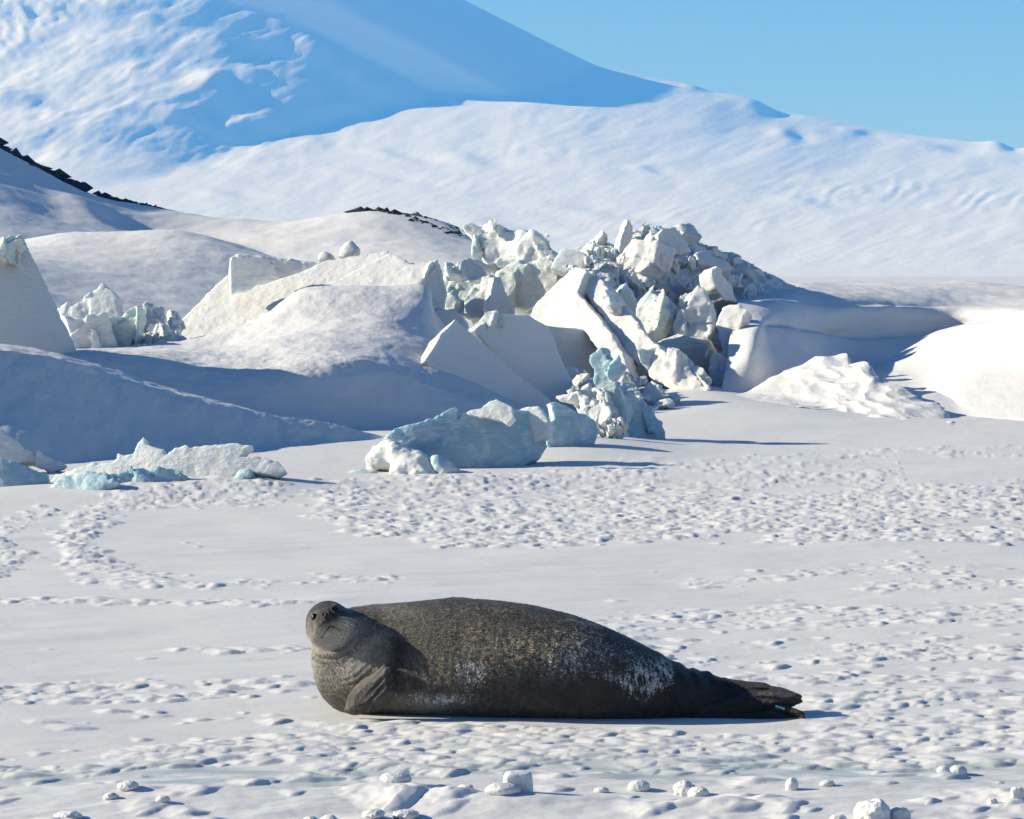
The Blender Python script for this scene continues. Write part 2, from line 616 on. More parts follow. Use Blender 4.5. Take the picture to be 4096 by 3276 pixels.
# ------------------------------------------------------------------ mountain
def build_mountain():
    B = np.array([(-900, 1010), (300, 800), (600, 705), (900, 622), (1100, 560), (1350, 510), (1550, 440), (1740, 375),
                  (1900, 372), (2060, 378), (2180, 372), (2280, 335), (2380, 285), (2500, 268), (2600, 288), (2660, -3000), (5300, -3000)], float)
    AP = np.array([(-900, .03), (600, .045), (1400, .08), (2000, .13), (2640, .20), (2900, .27), (3250, .24), (3600, .14), (4100, .09), (5300, .09)])
    CO = np.array([(-900, -.04), (350, .02), (600, .14), (850, .29), (1130, .36), (1290, .48), (1900, .52), (2300, .485), (2640, .50)])
    xs = np.arange(5300, -800, -10.5)
    K = 270
    py = np.linspace(1112, 690, K)
    rows = [py.copy()]
    for a, x in enumerate(xs[:-1]):
        b = np.interp(x, B[:, 0], B[:, 1])
        b2 = b + 6 * np.sin(x * .031) + 8 * np.sin(x * .0123)
        cone = sstep(b2 + 4, b2 - 6, py)
        sky_py = py[-1]
        apron = np.interp(x, AP[:, 0], AP[:, 1]) * np.clip((1112 - py) / (1112 - min(sky_py, 640)), 0, 1) ** 2.0
        lbx = x + 120 * np.sin(py * .013 + 1) + 60 * np.sin(py * .037) + .35 * (py - 250)
        s = apron * (1 - cone) + cone * np.interp(lbx, CO[:, 0], CO[:, 1])
        s *= sstep(1112, 1085, py)
        py = py - s * 10.5
        rows.append(py.copy())
    PY = np.array(rows)
    Yk = 6200 * (14200 / 6200) ** (np.linspace(0, 1, K))
    YY = np.empty_like(PY)
    for c in range(len(xs)):                      # even out the spacing of the rows
        col = PY[c].copy()
        sm = np.linspace(0, 1, K) * .5 + .5 * (col[0] - col) / (col[0] - col[-1])
        t = np.linspace(0, 1, K)
        YY[c] = np.interp(t, sm, Yk)
        PY[c] = np.interp(t, sm, col)
    for _ in range(3):
        for A_ in (PY, YY):
            A_[:, 1:-1] = (A_[:, :-2] + 2 * A_[:, 1:-1] + A_[:, 2:]) / 4
            A_[1:-1] = (A_[:-2] + 2 * A_[1:-1] + A_[2:]) / 4
    PX = np.repeat(xs[:, None], K, 1)
    conem = sstep(20, -60, PY - np.interp(PX, B[:, 0], B[:, 1]))
    Zr = 0 * PX
    def nz(lx, ly, o, sd, skew=0.0, ridged=False):
        return fbm(np.stack((PX / lx, (PY + skew * PX) / ly, Zr), -1), o, sd, ridged=ridged)
    base = sstep(1108, 1030, PY)
    d = 15.0 * nz(520, 170, 3, 3, .15) + 3.2 * nz(190, 56, 4, 5, .25) + 1.0 * nz(70, 18, 3, 6, .3)
    msk = sstep(.0, .3, nz(420, 130, 2, 14))
    d += 2.6 * nz(210, 40, 4, 8, .35, True) * msk
    left = sstep(1500, 1050, PX + .2 * PY) * sstep(740, 560, PY)
    d *= 1 - .75 * conem * (1 - left)
    d += left * (22 * nz(340, 130, 4, 33, .3) + 5.0 * nz(110, 34, 4, 44, .45, True))
    mid = np.exp(-((PX + .1 * PY - 1330) / 190) ** 2) * sstep(640, 560, PY)
    d += mid * (-22) * nz(260, 120, 3, 35, .2)
    crag = sstep(520, 180, PX + PY * 1.5)
    d += crag * 20 * nz(90, 60, 4, 61, -.5, True)
    d += 16 * np.exp(-((PX - 600) / 40) ** 2 - ((PY - 75) / 22) ** 2)
    # sunlit knolls standing out of the shaded flank
    for cx, cy_, rx, ry, am in ((1270, 200, 75, 40, 26), (1160, 90, 110, 30, 24), (840, 310, 70, 36, 22), (1390, 290, 36, 50, 15), (1250, 440, 90, 30, 18), (1010, 290, 60, 24, 14),
                                (1330, 120, 80, 14, 10), (1130, 520, 90, 26, 16), (1000, 480, 90, 20, 12), (1390, 430, 60, 24, 12), (1600, 395, 30, 10, 7), (700, 450, 120, 30, 18), (880, 180, 90, 40, 16)):
        d += .75 * am * np.exp(-((PX - cx) / rx) ** 2 - ((PY - cy_ - .25 * (PX - cx)) / ry) ** 2)
    # hollows that fall into shade
    for cx, cy_, rx, ry, am in ((3060, 430, 90, 26, 13), (3170, 540, 60, 24, 10), (3440, 530, 70, 12, 6), (3770, 590, 130, 16, 9), (4020, 585, 60, 22, 10), (2810, 355, 70, 14, 6),
                                (1920, 640, 120, 26, 8), (1500, 700, 160, 16, 5), (700, 640, 170, 18, 7), (1600, 620, 110, 14, 6), (130, 400, 160, 30, 16), (60, 620, 90, 20, 9), (2430, 860, 200, 20, 7),
                                (2050, 920, 160, 26, 8), (2600, 680, 70, 14, 5), (3250, 810, 110, 18, 7), (900, 770, 130, 14, 4)):
        g = np.exp(-((PX - cx) / rx) ** 2 - ((PY - cy_ - .12 * (PX - cx)) / ry) ** 2)
        d += am * g * ((PX - cx) / rx) * -2.3
    # crevassed ice falls on the lower right
    for cx, cyk, rx, ry, am, lam in ((3480, 765, 260, 42, 7, 84), (3930, 800, 170, 44, 7, 74), (2330, 480, 260, 50, 3.0, 100), (2150, 600, 300, 60, 3.0, 130),
                                     (2450, 338, 110, 20, 5, 34), (2900, 900, 280, 36, 3.0, 100), (2500, 900, 160, 24, 3, 40)):
        g = np.exp(-((PX - cx) / rx) ** 2 - ((PY - cyk) / ry) ** 2)
        ph = (PX + 1.15 * (PY - cyk)) / lam + 1.2 * nz(200, 90, 2, 71)
        d += g * am * (np.abs((ph % 1) - .5) * 2) ** .8 * sstep(-.5, .3, nz(120, 60, 2, 75))
    PY = PY - d * base
    PY = np.where(PY < -80, -80 + (PY + 80) * .2, PY)
    P = at_v(PX, PY, YY)
    me = mesh_from('mountain', P, grid_faces(*PX.shape)[:, ::-1])
    o = add('mountain', me, M_FAR)
    tag(o, 'huge snow-covered volcano slope filling the background, its upper flank in blue shade', 'mountain', kind='structure')
    return float(P[..., 2].max())

HAZE_TOP = build_mountain() + 25

# ------------------------------------------------------------------ lofted snow banks
def loft(name, rows, nu, nv, mat, disp=(), label=None, cat=None, kind='structure', sharp=(), fix=True):
    """rows: list (front to back) of lists of (px, py, Y)"""
    cur = []
    for rr in rows:
        a = np.array([at(*p) for p in rr])
        cur.append(cspline(a, nu))
    cur = np.array(cur)                                   # rows, nu, 3
    m = len(cur)
    t = np.linspace(0, m - 1, nv)
    k = np.clip(t.astype(int), 0, m - 2)
    f = (t - k)[:, None, None]
    dl = np.linalg.norm(np.diff(cur, axis=0), axis=-1).mean(-1)[:, None, None] + 1e-6
    slope = np.diff(cur, axis=0) / dl
    tan = np.zeros_like(cur)
    tan[1:-1] = (slope[:-1] * dl[1:] + slope[1:] * dl[:-1]) / (dl[:-1] + dl[1:])
    tan[0], tan[-1] = slope[0], slope[-1]
    for s in sharp:
        tan[s] = 0
    t = np.interp(np.linspace(0, 1, nv), np.concatenate(([0], np.cumsum(dl.ravel() ** .6))) / (dl.ravel() ** .6).sum(), np.arange(m))
    k = np.clip(t.astype(int), 0, m - 2)
    f = (t - k)[:, None, None]
    P = ((2 * f**3 - 3 * f**2 + 1) * cur[k] + (f**3 - 2 * f**2 + f) * dl[k] * tan[k] + (-2 * f**3 + 3 * f**2) * cur[k + 1] + (f**3 - f**2) * dl[k] * tan[k + 1])
    for fn in disp:
        n = grid_normals(P)
        P = P + n * fn(P)[..., None]
    me = mesh_from(name, P, grid_faces(nv, nu))
    o = add(name, me, mat)
    tag(o, label, cat, kind=kind)
    return o, P

def D(amp, sc, oct=4, seed=0, ridged=False):
    sc = np.asarray(sc if hasattr(sc, '__len__') else (sc, sc, sc), float)
    return lambda P: amp * fbm(P / sc, oct, seed, ridged=ridged)

def DW(amp, sc, seed=0):
    return lambda P: amp * (.5 - worley(P / sc, seed))

def ln(pts, y0, y1=None):
    """give a row of pixels a depth that runs linearly from y0 to y1"""
    y1 = y0 if y1 is None else y1
    x = np.array([p[0] for p in pts], float)
    t = (x - x[0]) / (x[-1] - x[0])
    return [(p[0], p[1], p[2] if len(p) > 2 else y0 + (y1 - y0) * a) for p, a in zip(pts, t)]

# far hill with dark rock along its crest
hill_crest = [(-500, 300), (-200, 480), (0, 592), (130, 662), (250, 722), (400, 778), (600, 822), (800, 862), (1000, 877), (1150, 880), (1300, 862),
              (1440, 843), (1560, 850), (1700, 874), (1830, 915), (1930, 960), (2050, 1012), (2200, 1062), (2400, 1110)]
loft('hill', [
    ln([(-500, 1150), (0, 1230), (400, 1300), (1000, 1370), (1700, 1350), (2400, 1320)], 110, 140),
    ln([(-500, 1010), (0, 1080), (400, 1130), (800, 1175), (1200, 1190), (1700, 1180), (2400, 1190)], 180, 200),
    ln([(-500, 830), (0, 930), (240, 985), (520, 1030), (800, 1070), (1100, 1085), (1500, 1060), (1900, 1070), (2400, 1140)], 245, 260),
    ln([(-500, 660), (0, 800), (240, 880), (420, 925), (560, 955), (760, 960), (1000, 990), (1500, 970), (1900, 1020), (2400, 1130)], 290, 300),
    ln([(-500, 480), (-200, 600), (0, 690), (200, 770), (330, 805), (480, 880), (680, 930), (1000, 935), (1500, 900), (1800, 950), (2400, 1120)], 335, 325),
    ln(hill_crest, 380, 340),
    ln([(p[0], p[1] + 130) for p in hill_crest], 470, 420),
], 270, 140, M_HILL, [D(.8, (22, 40, 22), 5, 3), D(.22, (4, 12, 4), 4, 6)], 'low snow-covered hill at left with dark rock along its crest', 'hill')
loft('snow_terrace', [
    ln([(60, 1210), (400, 1285), (700, 1340), (1000, 1380), (1450, 1400)], 86, 95),
    ln([(60, 1050), (400, 1105), (700, 1150), (1000, 1200), (1450, 1260)], 120, 130),
    ln([(60, 985), (230, 978), (450, 990), (690, 1010), (850, 1045), (1050, 1095), (1250, 1140), (1450, 1190)], 160, 150),
    ln([(60, 965), (230, 935), (450, 931), (690, 926), (820, 948), (1000, 1000), (1200, 1060), (1450, 1130)], 185, 165),
    ln([(60, 1050), (230, 1030), (450, 1020), (690, 1020), (1000, 1060), (1450, 1180)], 230, 220),
], 200, 110, M_HILL, [D(.35, (9, 16, 9), 5, 13), D(.10, (2, 6, 2), 4, 16)], 'gently sloping lit snow terrace below the left hill', 'snow bank')

def hull_mesh(name, pts, smooth=False, bevel=0.0):
    bm = bmesh.new()
    for p in pts:
        bm.verts.new(p)
    res = bmesh.ops.convex_hull(bm, input=bm.verts[:])
    bmesh.ops.delete(bm, geom=[g for g in res['geom_interior'] if isinstance(g, bmesh.types.BMVert)], context='VERTS')
    if bevel:
        bmesh.ops.dissolve_limit(bm, angle_limit=.2, verts=bm.verts[:], edges=bm.edges[:])
        bmesh.ops.bevel(bm, geom=bm.edges[:], offset=bevel, segments=1, affect='EDGES', clamp_overlap=True)
    me = bpy.data.meshes.new(name)
    bm.to_mesh(me)
    bm.free()
    for p in me.polygons:
        p.use_smooth = smooth
    return me

OCT = np.array(((1, 0, 0), (-1, 0, 0), (0, 1, 0), (0, -1, 0), (0, 0, 1), (0, 0, -1)), float)
OCF = np.array(((0, 2, 4), (2, 1, 4), (1, 3, 4), (3, 0, 4), (2, 0, 5), (1, 2, 5), (3, 1, 5), (0, 3, 5)))

def crumbs_mesh(name, C, S, squash, r):
    """many small angular bits at points C with sizes S in one mesh"""
    n = len(C)
    V = OCT[None] * r.uniform(.6, 1.3, (n, 6, 1)) + r.normal(0, .22, (n, 6, 3))
    a = r.uniform(0, 6.28, n)
    ca, sa = np.cos(a)[:, None], np.sin(a)[:, None]
    V = np.stack((V[..., 0] * ca - V[..., 1] * sa, V[..., 0] * sa + V[..., 1] * ca, V[..., 2]), -1)
    V = V * np.asarray(squash) * np.asarray(S)[:, None, None] + np.asarray(C)[:, None]
    Q = (OCF[None] + np.arange(n)[:, None, None] * 6).reshape(-1, 3)
    return mesh_from(name, V, Q, False)

def rock_band():
    r = np.random.default_rng(5)
    C, S = [], []
    def strip(line, n, y0, y1, s0, kk=.4):
        L = np.asarray(line, float)
        cum = np.concatenate(([0], np.cumsum(np.linalg.norm(np.diff(L, axis=0), axis=1))))
        for _ in range(n):
            q = r.uniform(0, cum[-1])
            px, py, tk = (np.interp(q, cum, L[:, c]) for c in range(3))
            Y = np.interp(px, (L[0, 0], L[-1, 0]), (y0, y1))
            dp = abs(r.normal(0, .5)) * tk
            C.append(at(px, py + dp, Y - 1.5 - dp * kk))
            S.append(s0 * r.lognormal(0, .45))
    strip([(-60, 560, 34), (0, 594, 28), (130, 664, 18), (250, 722, 8), (330, 752, 4)], 900, 383, 377, .42)
    strip([(380, 772, 5), (480, 800, 9), (560, 818, 7), (640, 835, 4)], 170, 376, 371, .26)
    strip([(1430, 845, 3), (1560, 853, 6), (1700, 878, 11), (1830, 918, 16), (1900, 948, 11)], 620, 354, 347, .28, .75)
    strip([(1980, 985, 9), (2060, 1015, 12), (2120, 1035, 8)], 170, 346, 344, .28, .9)
    o = add('rock_scree', crumbs_mesh('rock_scree', C, S, (1.5, 1.3, .7), r), M_ROCK)
    tag(o, 'dark volcanic scree along the crest of the left hill', 'rocks', kind='stuff')

rock_band()

# steep blue-shaded bank at the left, in front
loft('snow_bank', [
    ln([(-500, 2080), (0, 1985), (280, 1930), (600, 1890), (900, 1860), (1200, 1825), (1500, 1790), (1680, 1780)], 34.6, 44.0),
    ln([(-500, 1990), (0, 1890), (270, 1870), (600, 1850), (900, 1835), (1200, 1810), (1480, 1785), (1660, 1775)], 35.2, 44.0),
    ln([(-500, 1700), (0, 1650), (300, 1655), (600, 1690), (900, 1725), (1200, 1755), (1460, 1768), (1640, 1770)], 37.45, 44.2),
    ln([(-500, 1420), (0, 1440), (209, 1465), (431, 1515), (626, 1567), (800, 1605), (1079, 1665), (1322, 1705), (1447, 1738), (1630, 1762)], 39.2, 44.4),
    ln([(-500, 1385), (0, 1400), (209, 1434), (431, 1493), (626, 1552), (800, 1590), (1079, 1653), (1322, 1693), (1447, 1730), (1630, 1757)], 39.5, 44.5),
    ln([(-500, 1375), (0, 1380), (209, 1412), (431, 1475), (626, 1540), (800, 1590), (1079, 1660), (1322, 1700), (1447, 1740), (1630, 1760)], 42.4, 45.2),
    ln([(-500, 1520), (0, 1520), (431, 1600), (800, 1680), (1322, 1740), (1630, 1775)], 46, 46.4),
], 270, 130, M_BANK, [D(.10, (1.6, 1.6, 1.2), 5, 23), D(.035, (.25, .5, .4), 4, 26)], 'steep smooth snow bank in deep blue shade at left, in front of ridge', 'snow bank', sharp=(4,))

# middle mound with an overhanging cornice
loft('snow_mound', [
    ln([(250, 1640), (700, 1680), (1100, 1720), (1500, 1745), (1800, 1740), (2100, 1730), (2330, 1720)], 44.6, 49.0),
    ln([(250, 1560), (600, 1575), (1000, 1620), (1300, 1625), (1600, 1665), (1900, 1690), (2150, 1705), (2330, 1712)], 45.6, 49.4),
    ln([(250, 1490), (560, 1500), (850, 1530), (1100, 1520), (1320, 1500), (1600, 1570), (1850, 1640), (2100, 1690), (2330, 1708)], 46.5, 49.4),
    ln([(250, 1430), (540, 1445), (800, 1478), (1050, 1478), (1250, 1447), (1440, 1450), (1640, 1510), (1850, 1585), (2080, 1660), (2330, 1704)], 47.0, 49.8),
    ln([(250, 1418), (560, 1432), (800, 1462), (1050, 1462), (1250, 1434), (1440, 1436), (1640, 1494), (1850, 1570), (2080, 1650), (2330, 1700)], 47.5, 50.1),
    ln([(250, 1405), (640, 1400), (900, 1395), (1150, 1350), (1400, 1340), (1600, 1360), (1760, 1420), (1950, 1530), (2120, 1625), (2330, 1695)], 51.2, 51.6),
    ln([(250, 1402), (600, 1392), (900, 1372), (1130, 1300), (1380, 1248), (1560, 1250), (1700, 1300), (1790, 1390), (1980, 1530), (2330, 1690)], 53.6, 54.2),
    ln([(250, 1400), (720, 1365), (1000, 1300), (1170, 1225), (1360, 1190), (1560, 1188), (1705, 1208), (1765, 1335), (1960, 1500), (2330, 1685)], 53.9, 55.4),
    ln([(250, 1400), (740, 1360), (1020, 1285), (1200, 1188), (1360, 1166), (1560, 1164), (1710, 1180), (1748, 1290), (1930, 1470), (2330, 1680)], 54.3, 55.9),
    ln([(250, 1440), (740, 1400), (1020, 1330), (1200, 1250), (1560, 1240), (1710, 1280), (1930, 1530), (2330, 1690)], 60, 60),
], 300, 200, M_CRUST, [D(.10, (2.2, 2.2, 1.5), 4, 33), D(.03, (.35, .6, .3), 4, 36), lambda P: .035 * np.maximum(fbm(P / (.5, .35, .4), 3, 39, ridged=True), 0) * sstep(52, 47.6, P[..., 1])],
     'broad wind-scoured snow mound with overhanging cornice in middle of ridge', 'snow mound')

# right-hand mound with its deep hollow
loft('snow_drift', [
    ln([(2880, 1600), (3000, 1590), (3200, 1575), (3500, 1560), (3800, 1560), (4700, 1560)], 55.0, 63),
    ln([(2890, 1540, 56.2), (3000, 1540, 56.3), (3150, 1530, 56.8), (3300, 1515, 58.2), (3500, 1500, 62.0), (3800, 1490, 65), (4200, 1480, 66), (4700, 1480, 66)], 0),
    ln([(2905, 1440, 56.8), (3000, 1400, 56.6), (3090, 1395, 57.8), (3250, 1420, 60.2), (3450, 1440, 64.4), (3800, 1400, 67.5), (4200, 1380, 67), (4700, 1380, 67)], 0),
    ln([(2920, 1340, 57.6), (2990, 1318, 57.6), (3070, 1312, 59.4), (3230, 1330, 62.4), (3450, 1360, 67.0), (3800, 1340, 70), (4200, 1320, 67.6), (4700, 1320, 67.6)], 0),
    ln([(2935, 1315, 58.6), (3000, 1300, 58.8), (3080, 1299, 60.4), (3230, 1318, 63.4), (3450, 1352, 68.0), (3800, 1335, 70.6), (4200, 1315, 68.4), (4700, 1315, 68.4)], 0),
    ln([(2940, 1280, 59.8), (3030, 1265, 60.4), (3150, 1275, 62.2), (3300, 1300, 65.0), (3480, 1310, 68.6), (3800, 1300, 71), (4200, 1290, 69), (4700, 1290, 69)], 0),
    ln([(2945, 1250, 60.6), (3030, 1242, 61.2), (3160, 1250, 62.8), (3300, 1272, 65.2), (3480, 1275, 68.6), (3800, 1268, 71), (4200, 1262, 69), (4700, 1262, 69)], 0),
    ln([(2955, 1215, 63.5), (3100, 1195, 64.5), (3300, 1205, 67.5), (3600, 1222, 71), (3900, 1230, 73.5), (4200, 1225, 73), (4700, 1225, 73)], 0),
    ln([(2970, 1170, 72), (3150, 1145, 74), (3400, 1148, 77), (3700, 1150, 80), (3950, 1150, 82), (4200, 1165, 82), (4700, 1190, 82)], 0),
    ln([(2980, 1155, 79), (3150, 1130, 84), (3400, 1131, 88), (3700, 1136, 90), (3900, 1126, 92), (4096, 1148, 92), (4700, 1185, 92)], 0),
    ln([(2980, 1230, 96), (3400, 1220, 100), (4096, 1225, 104), (4700, 1240, 104)], 0),
], 270, 190, M_BANK, [D(.13, (3.0, 3.5, 1.5), 4, 43), D(.025, (.4, 1.2, .3), 4, 46)], 'large rounded snow mound with blue-shaded hollow at right of ridge', 'snow mound')

# bright drift entering from the right edge
loft('snow_drift', [
    ln([(3380, 1600), (3560, 1640), (3750, 1700), (3900, 1760), (4100, 1800), (4400, 1840), (4700, 1870)], 52, 44),
    ln([(3420, 1545, 55.5), (3560, 1568, 54.5), (3720, 1580, 53.5), (3880, 1650, 51), (4100, 1725, 48.5), (4400, 1790, 46), (4700, 1820, 45)], 0),
    ln([(3440, 1525, 57.5), (3560, 1535, 57), (3760, 1548, 54.5), (3860, 1520, 54), (3980, 1480, 54), (4150, 1480, 53), (4400, 1500, 52), (4700, 1520, 51)], 0),
    ln([(3455, 1505, 60), (3580, 1490, 60), (3760, 1460, 59), (3880, 1400, 57.5), (3990, 1330, 56.5), (4120, 1270, 56), (4300, 1220, 55.5), (4700, 1180, 54.5)], 0),
    ln([(3470, 1490, 62.5), (3570, 1430, 62.8), (3720, 1345, 63), (3850, 1308, 62), (3990, 1282, 60.5), (4110, 1240, 58.5), (4300, 1190, 57), (4700, 1150, 56)], 0),
    ln([(3480, 1510, 64.5), (3570, 1470, 65), (3720, 1400, 65.5), (3850, 1370, 66), (4000, 1350, 66), (4110, 1320, 65), (4300, 1290, 63), (4700, 1260, 62)], 0),
], 240, 170, M_BANK, [D(.05, (2.0, 2.5, 1.2), 3, 53), D(.012, (.3, .9, .25), 4, 56)], 'bright smooth snow drift sweeping in from right edge of ridge', 'snow drift')

# small carved drift standing before the right mound
loft('carved_drift', [
    ln([(2890, 1600), (3050, 1620), (3250, 1640), (3420, 1690), (3600, 1720), (3740, 1712), (3815, 1700)], 53.5, 48),
    ln([(2940, 1578, 54.3), (3100, 1590, 53.6), (3260, 1600, 53.0), (3420, 1655, 50.8), (3580, 1690, 49.2), (3720, 1695, 48.8), (3805, 1692, 49)], 0),
    ln([(2960, 1574, 54.6), (3120, 1555, 54.2), (3290, 1540, 53.8), (3420, 1580, 52.4), (3560, 1640, 50.6), (3700, 1668, 49.8), (3800, 1690, 49.4)], 0),
    ln([(2970, 1571, 55), (3120, 1520, 55), (3290, 1460, 55), (3385, 1480, 54.2), (3440, 1500, 53.6), (3530, 1560, 52.4), (3690, 1630, 50.8), (3795, 1688, 49.8)], 0),
    ln([(2974, 1569, 55.3), (3100, 1503, 55.6), (3240, 1442, 55.9), (3370, 1417, 55.6), (3410, 1462, 54.6), (3457, 1452, 54.3), (3500, 1505, 53.6), (3650, 1578, 52), (3758, 1634, 50.8), (3800, 1686, 50.1)], 0),
    ln([(2980, 1590, 57.5), (3240, 1540, 58), (3400, 1520, 57.5), (3500, 1550, 56), (3700, 1640, 53), (3820, 1692, 51)], 0),
], 220, 120, M_CRUST, [D(.05, (1.2, 1.6, 1), 3, 63), lambda P: .12 * fbm(P / (.9, 1.8, .8) + (P[..., 2:] * .5), 2, 66, ridged=True) * sstep(4.6, 6.2, P[..., 0]), D(.012, (.2, .3, .2), 3, 68)],
     'low wind-carved snow drift with scalloped front before right mound', 'snow drift', kind='structure', sharp=(4,))

# ------------------------------------------------------------------ ice slabs
def slab(name, poly, Y, n, thick, mat, label, cat='ice slab', vox=None, rough=.05, jags=3, noise=.05, nscale=.5, facet=0.0, bend=0.0,
         seed=1, parent=None, group=None, ref=None, lift=0.0, round_=0.0):
    """poly: outline in photo pixels, met by a plane through its centre at distance Y with normal n; real thickness behind it"""
    r = np.random.default_rng(seed)
    pp = jag(poly, rough, jags, r)
    n = np.asarray(n, float)
    n /= np.linalg.norm(n)
    c = at(*np.mean(np.asarray(poly, float), 0), Y)
    d = at_v(pp[:, 0], pp[:, 1], 1.0) - np.array((0, 0, H))
    o3 = np.array((0, 0, H))
    if ref is not None:                       # lie on another slab's face, raised by lift
        c0 = at(*ref) + n * lift
        dc = c - o3
        c = o3 + dc * (((c0 - o3) @ n) / (dc @ n))
    t = ((c - o3) @ n) / (d @ n)
    W = o3 + d * t[:, None]
    e1 = np.cross((0, 0, 1.0), n)
    e1 /= np.linalg.norm(e1)
    e2 = np.cross(n, e1)
    L = np.stack(((W - c) @ e1, (W - c) @ e2), -1)
    h = (vox or Y / F * 6.0) * 1.2
    pad = h * 4 + noise + facet + abs(bend)
    lo = L.min(0) - pad
    hi = L.max(0) + pad
    w0, w1 = -thick - pad, pad
    a = np.arange(lo[0], hi[0] + h, h)
    b = np.arange(lo[1], hi[1] + h, h)
    w = np.arange(w0, w1 + h, h)
    G2 = np.stack(np.meshgrid(a, b, indexing='ij'), -1)
    s2 = poly_sdf(G2, L)
    A, Bq, Wq = np.meshgrid(a, b, w, indexing='ij')
    S = s2[..., None]
    Wb = Wq
    if bend:
        size = max(hi - lo) / 2
        Wb = Wq + bend * ((A / size) ** 2 + .4 * (Bq / size) ** 2)
    Q = np.stack((A, Bq, Wb), -1)
    dw = np.abs(Wb + thick / 2) - thick / 2
    if round_:
        k = round_
        hh = np.clip(.5 + .5 * (S - dw) / k, 0, 1)
        field = dw * (1 - hh) + S * hh + k * hh * (1 - hh)
    else:
        field = np.maximum(S, dw) + 0 * Wb
    nearm = np.abs(field) < 2.2 * facet + 1.3 * noise + 3 * h
    Q = Q[nearm]
    add_ = noise * fbm((Q + seed * 3.1) / nscale, 4, seed) + .35 * min(noise, .06) * fbm((Q + seed) / .13, 3, seed + 40, ridged=True)
    if facet:
        add_ = add_ + facet * 1.5 * worley((Q + seed) / (nscale * np.array((1.3, 2.4, 1.3))), seed + 3, True) + facet * .18 * worley((Q + seed) / (nscale * np.array((.6, 1.0, .6))), seed + 7, True)
    field[nearm] += add_
    V, q = surface_nets(field, (a[0], b[0], w[0]), h)
    Wd = c + V[:, :1] * e1 + V[:, 1:2] * e2 + V[:, 2:] * n
    me = crisp(mesh_from(name, Wd, q), 30 if facet else 42)
    o = add(name, me, mat, parent)
    if parent is None:
        recenter(me, o)
        tag(o, label, cat, group, 'thing')
    return o

def zz(pts, org, k):
    return [(org[0] + x * k, org[1] + y * k) for x, y in pts]

FR = (.0, -1, .25)                          # faces the camera
# left group
slab('ice_slab', [(-260, 1480), (-260, 1010), (-60, 985), (0, 1040), (15, 985), (50, 955), (85, 930), (112, 985), (180, 1130), (255, 1290), (305, 1395), (330, 1470)],
     47.5, (.55, -.9, .35), .9, M_SLAB, 'tall pointed pale slab at far left edge with dark broken notch near its tip', seed=3, rough=.02, noise=.03, nscale=.9)
slab('ice_block', [(0, 1000), (20, 975), (48, 962), (82, 965), (84, 1072), (40, 1055), (-15, 1030), (-30, 1010)], 47.2, (.3, -1, -.15), .35, M_JUMBLE,
     'small rough dark-sided block stuck near tip of tall left-edge slab', 'ice block', seed=4, rough=.08, noise=.07, nscale=.2, facet=.06)
slab('ice_slab', [(262, 1236), (330, 1185), (402, 1128), (420, 1134), (470, 1180), (482, 1265), (450, 1330), (360, 1330), (290, 1275)], 56, (-.15, -1, .35), .55, M_ICE_W,
     'tilted layered slab rising to a point behind rubble left of big white slab', seed=5, rough=.03, noise=.05, nscale=.4, facet=.05)
slab('ice_slab', [(442, 1275), (530, 1222), (552, 1226), (562, 1268), (556, 1335), (520, 1420), (430, 1430), (400, 1350)], 54.5, (-.1, -1, .2), .5, M_ICE_G,
     'greenish upright slab with snow cap, right of layered pointed slab', seed=6, rough=.03, noise=.05, nscale=.4, facet=.05)
slab('ice_slab', [(245, 1255), (300, 1268), (420, 1250), (450, 1290), (470, 1380), (480, 1440), (300, 1440), (270, 1330)], 54, (.15, -1, .15), .6, M_ICE_W,
     'frosted broken slab with icicle streaks between tall left slab and greenish slab', seed=8, rough=.04, noise=.06, nscale=.35, facet=.06)
slab('ice_slab', [(225, 1235), (268, 1200), (274, 1215), (262, 1260), (240, 1270)], 58, (-.4, -1, .5), .2, M_ICE_W, 'tiny bright snow tip beside the tall left-edge slab', seed=9, noise=.02)

# the great white slab
slab('ice_slab', [(700, 1340), (715, 1285), (790, 1215), (860, 1140), (925, 1085), (960, 1130), (1050, 1135), (1180, 1095), (1300, 1040), (1420, 1020), (1555, 998), (1575, 1012),
                  (1640, 1050), (1735, 1043), (1755, 1060), (1700, 1115), (1660, 1180), (1560, 1190), (1300, 1210), (1160, 1250), (1050, 1310), (900, 1360), (760, 1390)],
     60, (-.23, -.62, .74), .75, M_SLAB, 'largest bright white snow slab, tilted towards the sun in the left half', seed=12, rough=.012, noise=.05, nscale=.9)
CREF = (1228.26, 1158.83, 60)
slab('ice_slab', [(1562, 1004), (1600, 1022), (1640, 1052), (1735, 1045), (1752, 1062), (1700, 1115), (1660, 1180), (1560, 1192), (1300, 1212), (1190, 1225), (1235, 1172), (1330, 1120), (1420, 1078), (1500, 1040)], 60, (-.23, -.62, .74), .3, M_SLAB,
     'upper snow layer with broken left edge lying on largest white slab', seed=92, rough=.05, noise=.045, nscale=.7, ref=CREF, lift=.16)
slab('ice_slab', [(905, 1345), (940, 1318), (1010, 1275), (1090, 1235), (1150, 1190), (1230, 1150), (1250, 1160), (1190, 1222), (1120, 1275), (1040, 1318)], 60, (-.23, -.62, .74), .25, M_SLAB,
     'narrow raised snow strip along lower edge of largest white slab', seed=93, rough=.06, noise=.04, nscale=.5, ref=CREF, lift=.10)
slab('ice_slab', [(1700, 1115), (1748, 1045), (1768, 1085), (1792, 1175), (1782, 1230), (1755, 1275), (1690, 1230), (1640, 1180)], 59.2, (.45, -.9, .1), .35, M_ICE_W,
     'grey-green broken end face at right end of largest white slab', 'ice face', seed=13, rough=.04, noise=.06, nscale=.4, facet=.05)
